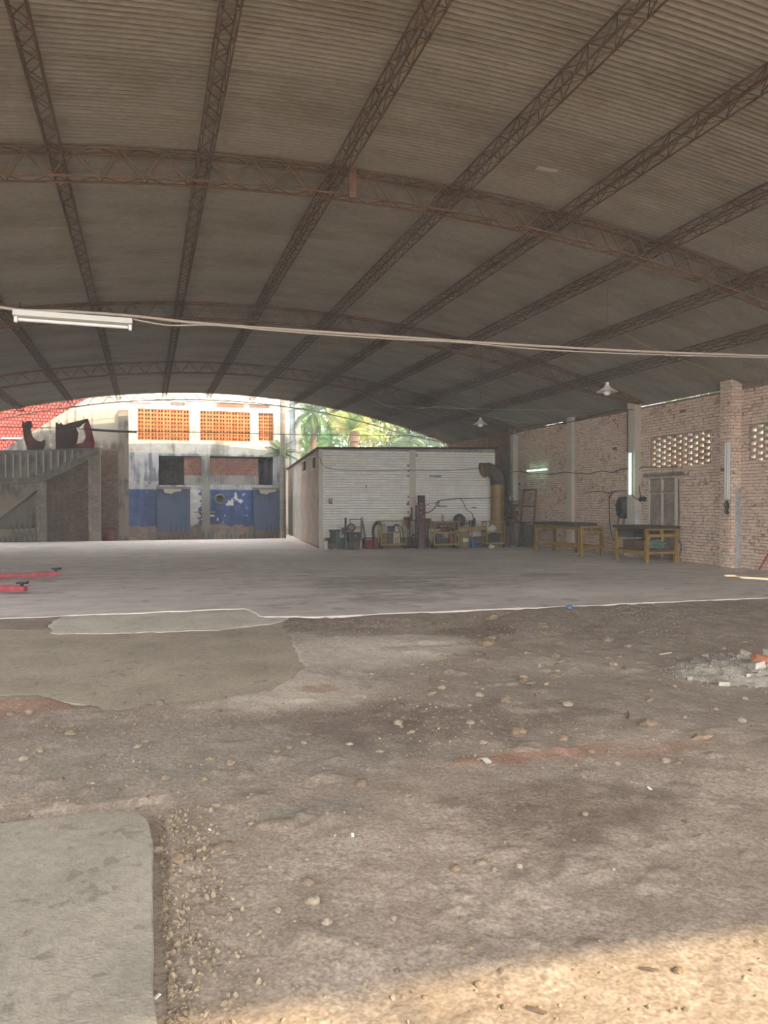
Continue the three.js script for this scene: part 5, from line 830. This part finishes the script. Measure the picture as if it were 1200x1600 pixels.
// ---- hanging batten, tin lamps, overhead cables --------------------
const ZC = -8.15;
const overhead = (name, label, l, z, r, m) => tag(obj(name, tube(l.map((q) => (q.isVector3 ? q : onZ(q[0], q[1], z))), r, l.length * 10, 6), m), label, 'cable');
{
  const p = onZ(116, 497, ZC), a = onZ(24, 489, ZC), b = onZ(209, 503, ZC); const L = a.distanceTo(b);
  const t = thing('hanging_batten_lamp', 'long unlit white batten lamp hanging from the roof cable', 'lamp', [p.x, p.y, p.z]); t.rotation.z = Math.atan2(b.y - a.y, b.x - a.x);
  obj('tray', prism([[-0.06, 0.03], [-0.09, -0.03], [0.09, -0.03], [0.06, 0.03]], L, L / 2).rotateY(Math.PI / 2), M.white, t); obj('lamp_tube', new THREE.CylinderGeometry(0.018, 0.018, L - 0.08, 14).rotateZ(Math.PI / 2).translate(0, -0.055, 0), M.tubeOff, t); for (const s of [-1, 1]) obj('holder', bx(0.03, 0.07, 0.05, s * (L / 2 - 0.02), -0.05, 0), M.white, t);
  for (const s of [-0.45, 0.45]) obj('hanger', bar(V(s * L, 0.03, 0), V(s * L * 0.99, 0.12, 0), 0.006, 5), M.cable, t);
  overhead('overhead_cable', 'pale bundled cable crossing under the roof beside the batten lamp', [[-260, 462], [-60, 474], [0, 480], [24, 484], [110, 487], [208, 494], [300, 504], [420, 513], [600, 525], [715, 533], [850, 541], [1000, 549], [1200, 556], [1400, 562]], ZC, 0.016, M.cablePale);
  overhead('overhead_cable', 'second pale strand looping below the bundled roof cable', [[208, 499], [260, 508], [330, 508], [420, 516], [600, 529], [716, 535], [830, 545], [960, 552], [1200, 559], [1400, 566]], ZC + 0.04, 0.009, M.cablePale);
  const onRoof = (px, py) => { let lo = 1, hi = 40; for (let k = 0; k < 40; k++) { const m = (lo + hi) / 2, p = atDepth(px, py, m); if (p.y < roofY(p.x) - 0.03) lo = m; else hi = m; } return lo; };
  const d0 = onRoof(958, 511), d1 = onRoof(1132, 588);
  overhead('overhead_cable', 'thin yellow cable slanting across under the right roof', [[958, 511], [980, 524], [1010, 541], [1050, 557], [1090, 571], [1132, 588]].map(([a, b]) => atDepth(a, b, mixf(d0, d1, (a - 958) / 174))), 0, 0.012, M.cableYellow);
  overhead('overhead_cable', 'thick black cable spanning the open rear end of the hall', [[-80, 664], [0, 666.5], [90, 669], [150, 671], [216, 674], [320, 675.5], [460, 679], [600, 680.5], [690, 682], [740, 682]], Z_END + 0.5, 0.016, M.cable);
  overhead('cable_sleeve', 'thick dark sleeve around the black rear cable', [[138, 671], [175, 673.5], [214, 675]], Z_END + 0.53, 0.05, M.cable);
  overhead('overhead_cable', 'thin wire rising across the yard before the red wall', [[-60, 664], [0, 657], [60, 646], [120, 636], [195, 627], [300, 627], [420, 633], onZ(443, 634, -34.2)], -33.2, 0.012, M.cable);
  overhead('overhead_cable', 'upper thin wire spanning the yard over the facade', [[60, 632], [150, 622], [195, 621], [300, 628], [420, 634], onZ(443, 637, -34.2)], -33.4, 0.01, M.cable);
  overhead('overhead_cable', 'faint pale wire stretched under the dark far roof', [atDepth(560, 612, onRoof(560, 612)), [640, 640], [700, 635], [760, 650], [800, 658], onX(855, 661, XR - 0.03)], -20, 0.008, M.cablePale);
  overhead('overhead_cable', 'second faint pale wire higher under the far roof', [[600, 634], [700, 638], [800, 640], onX(930, 643, XR - 0.03)], -20.5, 0.008, M.cablePale);
  for (const [px, py, z, l] of [[948.5, 612, -12.4, 'white tin pendant lamp hanging nearer the open front'], [750.5, 663, -18.2, 'smaller looking white tin pendant lamp hanging farther down the hall']]) {
    const q = onZ(px, py, z), d = thing('pendant_lamp', l, 'lamp', [q.x, q.y, q.z]);
    obj('shade', new THREE.LatheGeometry([[0.035, 0.13], [0.05, 0.12], [0.06, 0.09], [0.13, 0.04], [0.2, 0.0], [0.205, -0.005], [0.2, -0.006], [0.12, 0.03], [0.05, 0.08], [0.03, 0.11]].map((v) => new THREE.Vector2(...v)), 32), mat('white_tin', '#d9d3ca', { rough: 0.5, side: THREE.DoubleSide }), d);
    obj('bulb', new THREE.LatheGeometry([[0, -0.075], [0.045, -0.065], [0.065, -0.03], [0.06, 0.01], [0.03, 0.06], [0.03, 0.09]].map((v) => new THREE.Vector2(...v)), 20), M.bulb, d); obj('cap', cyl(0.035, 0.06, 0, 0.12, 0, 14), M.white, d); obj('cord', bar(V(0, 0.17, 0), V(0, roofY(q.x) - q.y - 0.02, 0), 0.004, 6), M.rustDark, d);
  }
  // roof pieces hanging loose
  for (const [px, py, l] of [[855, 265, 'pale loose strip lying under the roof sheets']]) { const h = 5.9, q = onY(px, py, roofY(5.2) - 0.03); const o = tag(obj('loose_strip', bx(0.34, 0.012, 0.07, q.x, q.y, q.z, 0), M.concretePale), l, 'strip'); }
  const br = onZ(551, 285, -10.1), bt = thing('hanging_clamp', 'rusty clamp bolted under the second arch truss', 'clamp', [br.x, roofY(br.x) - 0.46, -10.12]); obj('body', sb(0.1, 0.46, 0.06, 0, 0, 0), M.rust, bt); obj('bolt', cyl(0.02, 0.1, 0, -0.06, 0, 8), M.rustDark, bt);
}
// ---- red vehicle lift at the left edge -----------------------------
{
  const t = thing('vehicle_lift', 'red vehicle lift post with two long low arms', 'lift', [-4.6, 0, -15.6]);
  const o = V(-4.6, 0, -15.6), e1 = onY(92, 897, 0.1), e2 = onY(40, 921, 0.1);
  obj('post', sb(0.28, 2.7, 0.36, 0, 0, 0), M.red, t); obj('base_plate', sb(0.6, 0.03, 0.8), M.red, t); obj('carriage', sb(0.34, 0.5, 0.42, 0.03, 0.04), M.red, t);
  for (const e of [e1, e2]) {
    const q = e.clone().sub(o), s = V(0.12, 0.11, q.z > 0 ? 0.2 : -0.2), m = s.clone().lerp(q, 0.55).setY(0.11);
    const arm = obj('arm', bar2(s, m, 0.13, 0.13), M.red, t); obj('inner_arm', bar2(m.clone().lerp(s, 0.1), q.clone().setY(0.11), 0.09, 0.09), M.red, arm); obj('pin', cyl(0.02, 0.05, m.x, 0.17, m.z, 10), M.greySteel, arm);
    const pd = obj('pad', [cyl(0.09, 0.02, q.x - 0.06, 0.2, q.z, 16), cyl(0.03, 0.05, q.x - 0.06, 0.155, q.z, 10)], M.black, t); obj('pad_lip', bx(0.04, 0.03, 0.16, q.x + 0.02, 0.215, q.z), M.black, pd);
  }
}
// ================================================================== STONES AND RUBBLE
const stoneGeos = []; for (let k = 0; k < 7; k++) { const g = new THREE.IcosahedronGeometry(1, 1), p = g.attributes.position; for (let i = 0; i < p.count; i++) { const v = V(p.getX(i), p.getY(i), p.getZ(i)), f = 0.65 + 0.6 * vn(v.x * 1.7 + k * 11, v.y * 1.7 + v.z * 2.3 + k * 5, k); p.setXYZ(i, v.x * f * (1 + 0.25 * (k % 3)), v.y * f * 0.7, v.z * f); } g.computeVertexNormals(); stoneGeos.push(norm(g)); }
const chunkGeos = []; for (let k = 0; k < 6; k++) { const b = new Bricks(); b.add(new THREE.Matrix4(), rr(1.2, 2.0), rr(0.4, 0.8), rr(0.9, 1.4), [1, 1, 1], 0.22); const g = b.geo(); g.deleteAttribute('color'); chunkGeos.push(norm(g)); }
const stoneMats = ['#a8957f', '#9c8a79', '#b5a591', '#8f7c6a', '#a58d75'].map((h, k) => mat('stone_' + k, h, { map: G, rough: 1 }));
const groundTop = (x, z) => { let h = dirtH(x, z); if (x < 0.02 && z > -3.98) h = Math.max(h, -0.006); if (x < 3 && z < -5 && insideBy(apron, x, z) > 0.06) h = Math.max(h, -0.02); return h; };
let stones = 0;
function stoneAt(x, z, r, label, group, geo, m, name = 'stone') { const o = new THREE.Mesh(geo, m); o.name = numbered(name); const s = r; o.scale.setScalar(s); o.rotation.set(rr(-0.3, 0.3), rr(0, 6.28), rr(-0.3, 0.3)); o.position.set(x, groundTop(x, z) + r * 0.18, z); scene.add(o); tag(o, label, 'stone', group); stones++; return o; }
for (const [px, py, r, h] of [[38, 1190, 0.03, 2], [62, 1178, 0.026, 2], [112, 1150, 0.03, 0], [45, 1118, 0.034, 2], [250, 1105, 0.035, 1], [215, 1170, 0.02, 2], [258, 1221, 0.025, 1], [360, 1195, 0.03, 0], [228, 1162, 0.022, 1], [280, 1352, 0.03, 4], [292, 1348, 0.022, 0], [248, 1328, 0.025, 2], [320, 1316, 0.018, 0], [482, 1380, 0.026, 1], [488, 1411, 0.03, 2], [565, 1225, 0.034, 3], [394, 1290, 0.018, 0], [752, 1347, 0.022, 0], [711, 1358, 0.025, 4], [773, 1357, 0.014, 2], [812, 1355, 0.013, 2], [622, 1130, 0.035, 2], [735, 1130, 0.03, 2], [1012, 1136, 0.055, 4], [810, 1145, 0.05, 4], [880, 1155, 0.03, 4], [1095, 1155, 0.05, 4], [1160, 1130, 0.03, 2], [1040, 1188, 0.028, 2], [867, 1027, 0.045, 1], [950, 1000, 0.06, 0], [958, 1040, 0.04, 2], [768, 965, 0.09, 4], [760, 1010, 0.1, 4], [700, 1050, 0.06, 1], [690, 1075, 0.04, 2], [790, 1095, 0.04, 1], [350, 1330, 0.035, 3], [840, 1085, 0.03, 3], [1130, 1013, 0.03, 2], [295, 1534, 0.012, 2], [510, 1442, 0.02, 2], [1060, 1520, 0.018, 3], [748, 1535, 0.014, 1]]) {
  const p = onY(px, py, -0.04); stoneAt(p.x, p.z, r, r > 0.04 ? 'larger clod of stone half sunk in the dirt ground' : 'small stone lying loose on the bare dirt ground', r > 0.04 ? 'clods on the dirt' : 'small stones on the dirt', stoneGeos[stones % 7], stoneMats[h]);
}
for (let k = 0; k < 120; k++) { const px = rr(-10, 1210), py = 1600 - 620 * Math.pow(rnd(), 0.8), p = onY(px, py, -0.04); if (p.z < -9.2 || (p.x < 0.1 && p.z > -4.05) || Math.hypot((p.x + 0.6) / 2.1, (p.z + 8.1) / 1.8) < 1 || Math.hypot(p.x - 5.3, p.z + 5.5) < 0.9) continue; const d = p.length(); stoneAt(p.x, p.z, rr(0.006, 0.011) * (0.3 + 0.34 * d), 'small stone lying loose on the bare dirt ground', 'small stones on the dirt', stoneGeos[k % 7], stoneMats[k % 5]); }
for (let k = 0; k < 46; k++) { const p = onY(rr(640, 1040), rr(952, 1110), -0.04), r = rr(0.02, 0.05); if (p.z < -9.4 || Math.hypot(p.x - 5.3, p.z + 5.5) < 0.9) continue; const o = stoneAt(p.x, p.z, r, 'crumbled clod lying on the rutted dirt before the slab edge', 'clods on the rutted dirt', stoneGeos[(k * 3) % 7], stoneMats[k % 5], 'dirt_clod'); o.scale.y *= 0.7; }
{ // gravel too fine to count
  const n = 9000, im = new THREE.InstancedMesh(stoneGeos[2], stoneMats[2], n), m = new THREE.Matrix4(), q = new THREE.Quaternion(), col = new THREE.Color(); let k = 0, guard = 0;
  while (k < n && guard++ < n * 6) { let x = rr(-3.4, 9), z = rr(-9.6, -1.2); const e = rnd(); if (e < 0.1) { x = 0.06 + Math.abs(rr(-1, 1) * rr(0, 0.3)); z = rr(-3.9, -1.5); } if (x < 0.04 && z > -4.0) continue; if (Math.hypot((x + 0.6) / 2.0, (z + 8.1) / 1.7) < 0.98) continue; const dens = fbm(x * 1.1 + 4, z * 1.1, 3, 733); if (e > 0.1 && rnd() > sstep(0.38, 0.62, dens) + 0.06) continue; const s = 0.0025 + 0.0075 * rnd() * rnd() * (e < 0.1 ? 1.4 : 1); q.setFromEuler(new THREE.Euler(rr(0, 6), rr(0, 6), rr(0, 6))); m.compose(V(x, dirtH(x, z) + s * 0.3, z), q, V(s, s, s)); im.setMatrixAt(k, m); const t = rr(0.6, 1.15); im.setColorAt(k, col.setRGB(t, t * rr(0.9, 1), t * rr(0.8, 0.98))); k++; }
  im.count = k; im.name = 'gravel'; im.userData = { kind: 'stuff', label: 'fine gravel scattered over the dirt', category: 'gravel' }; scene.add(im);
}
{ // rubble heap
  const c = onY(1160, 1050, -0.04); c.x += 0.15; const hp = (x, z) => { const d = Math.hypot((x - c.x) / 0.85, (z - c.z) / 0.62); return 0.1 * Math.max(0, 1 - d * d) + groundTop(x, z) - 0.006; };
  const g = new THREE.BufferGeometry(), P = [], I = [], N = 40; for (let j = 0; j <= N; j++) for (let i = 0; i <= N; i++) { const x = c.x - 0.9 + 1.8 * i / N, z = c.z - 0.66 + 1.32 * j / N, d = Math.hypot((x - c.x) / 0.85, (z - c.z) / 0.62) + 0.3 * (fbm(x * 5, z * 5, 3, 801) - 0.5); P.push(x, hp(x, z) + (d > 1 ? -0.05 : 0.02 * (fbm(x * 12, z * 12, 3, 805) - 0.5)), z); if (i < N && j < N) { const a = j * (N + 1) + i; I.push(a, a + N + 1, a + 1, a + 1, a + N + 1, a + N + 2); } }
  g.setAttribute('position', new THREE.Float32BufferAttribute(P, 3)); g.setIndex(I); g.computeVertexNormals(); const mo = tag(obj('rubble_heap', g, mat('pale_mortar_dust', '#cfc6ba', { map: G, bump: GB, bumpScale: 0.01 })), 'pale heap of mortar dust under the broken rubble', 'rubble');
  const tones = ['#d5cdc2', '#c3bab0', '#a39a94', '#8f8784', '#b8aea2'].map((h, k) => mat('rubble_' + k, h, { map: G, rough: 1 })), orange = mat('orange_brick_lump', '#c07a5a', { map: G });
  for (let k = 0; k < 95; k++) { const a = rr(0, 6.283), r = Math.sqrt(rnd()), x = c.x + 0.82 * r * Math.cos(a), z = c.z + 0.6 * r * Math.sin(a), s = rr(0.014, 0.036) * (k < 22 ? 2.3 : 1); const o = new THREE.Mesh(chunkGeos[k % 6], tones[k % 5]); o.name = numbered('rubble_chunk'); o.scale.setScalar(s); o.rotation.set(rr(-0.4, 0.4), rr(0, 6.28), rr(-0.4, 0.4)); o.position.set(x, hp(x, z) + s * 0.25, z); scene.add(o); tag(o, k < 22 ? 'larger flat piece of broken mortar on the pale rubble heap' : 'small piece of broken mortar on the pale rubble heap', 'rubble', k < 22 ? 'large pieces of the rubble heap' : 'small pieces of the rubble heap'); }
  const q = onY(1188, 1040, 0.03); const o = new THREE.Mesh(stoneGeos[3], orange); o.name = 'orange_brick_lump'; o.scale.setScalar(0.085); o.position.set(q.x, hp(q.x, q.z) + 0.035, q.z); scene.add(o); tag(o, 'orange lump of broken clay brick on the rubble heap', 'brick');
  const n = 1800, im = new THREE.InstancedMesh(chunkGeos[1], tones[0], n), m = new THREE.Matrix4(), qq = new THREE.Quaternion(), col = new THREE.Color(); for (let k = 0; k < n; k++) { const a = rr(0, 6.283), r = Math.sqrt(rnd()) * 1.12, x = c.x + 0.85 * r * Math.cos(a), z = c.z + 0.62 * r * Math.sin(a), s = rr(0.003, 0.011); qq.setFromEuler(new THREE.Euler(rr(0, 6), rr(0, 6), rr(0, 6))); m.compose(V(x, hp(x, z) + s * 0.3, z), qq, V(s, s, s)); im.setMatrixAt(k, m); const t = rr(0.65, 1.05); im.setColorAt(k, col.setRGB(t, t, t)); } im.name = 'rubble_grit'; im.userData = { kind: 'stuff', label: 'fine mortar grit on the rubble heap', category: 'grit' }; scene.add(im);
}
// litter: sticks, paper scraps, a blue cap
for (const [px, py, l, a, m, lab] of [[838, 1580, 0.07, 0.9, M.wood, 'dark twig lying in the sunlit dirt'], [1013, 1517, 0.06, 0.7, M.wood, 'short dark twig on the sunlit dirt'], [980, 1120, 0.16, -0.9, M.wood, 'brown stick on the dirt before the rubble heap'], [1040, 1022, 0.14, 0.1, M.concretePale, 'pale stick on the dirt left of the rubble heap'], [930, 980, 0.2, -0.6, M.wood, 'dry branch on the dirt near the slab edge']]) { const p = onY(px, py, -0.04), h = dirtH(p.x, p.z) + 0.008, d = V(Math.cos(a), 0.08, Math.sin(a)).multiplyScalar(l / 2); tag(obj('twig', tube([p.clone().setY(h).sub(d), p.clone().setY(h + 0.004).addScaledVector(V(-d.z, 0, d.x), 0.12), p.clone().setY(h).add(d)], l * 0.035 + 0.002, 10, 6), m), lab, 'twig'); }
for (const [px, py, w, m, lab] of [[551, 1309, 0.03, M.white, 'white paper scrap on the dirt'], [246, 1557, 0.022, M.white, 'white scrap lying on the edge of the concrete path'], [762, 1191, 0.1, M.concretePale, 'long pale scrap near the orange soil'], [328, 1303, 0.02, M.white, 'tiny white scrap beside the path corner'], [581, 953 + 100, 0.03, M.white, 'white scrap on the sandy patch'], [1015, 1232, 0.03, M.white, 'white scrap on the dirt before the rubble heap']]) { const p = onY(px, py, -0.04); const g = new THREE.BoxGeometry(w, 0.003, w * 0.45, 4, 1, 2), q = g.attributes.position; for (let k = 0; k < q.count; k++) q.setY(k, q.getY(k) + w * 0.12 * Math.sin(q.getX(k) / w * 5)); g.computeVertexNormals(); g.rotateY(rr(0, 3)); g.translate(p.x, groundTop(p.x, p.z) + 0.006, p.z); tag(obj('paper_scrap', g, m), lab, 'scrap'); }
{ const p = onY(890, 952, -0.03); tag(obj('bottle_cap', cyl(0.05, 0.04, p.x, dirtH(p.x, p.z) - 0.005, p.z, 14, 0.045), M.blue), 'blue plastic cap lying at the slab edge', 'cap'); }

scene.traverse((o) => { if (o.isMesh) { o.castShadow = true; o.receiveShadow = true; } if (o.isLight && !o.isRectAreaLight) o.castShadow = true; });

renderer.render(scene, camera);
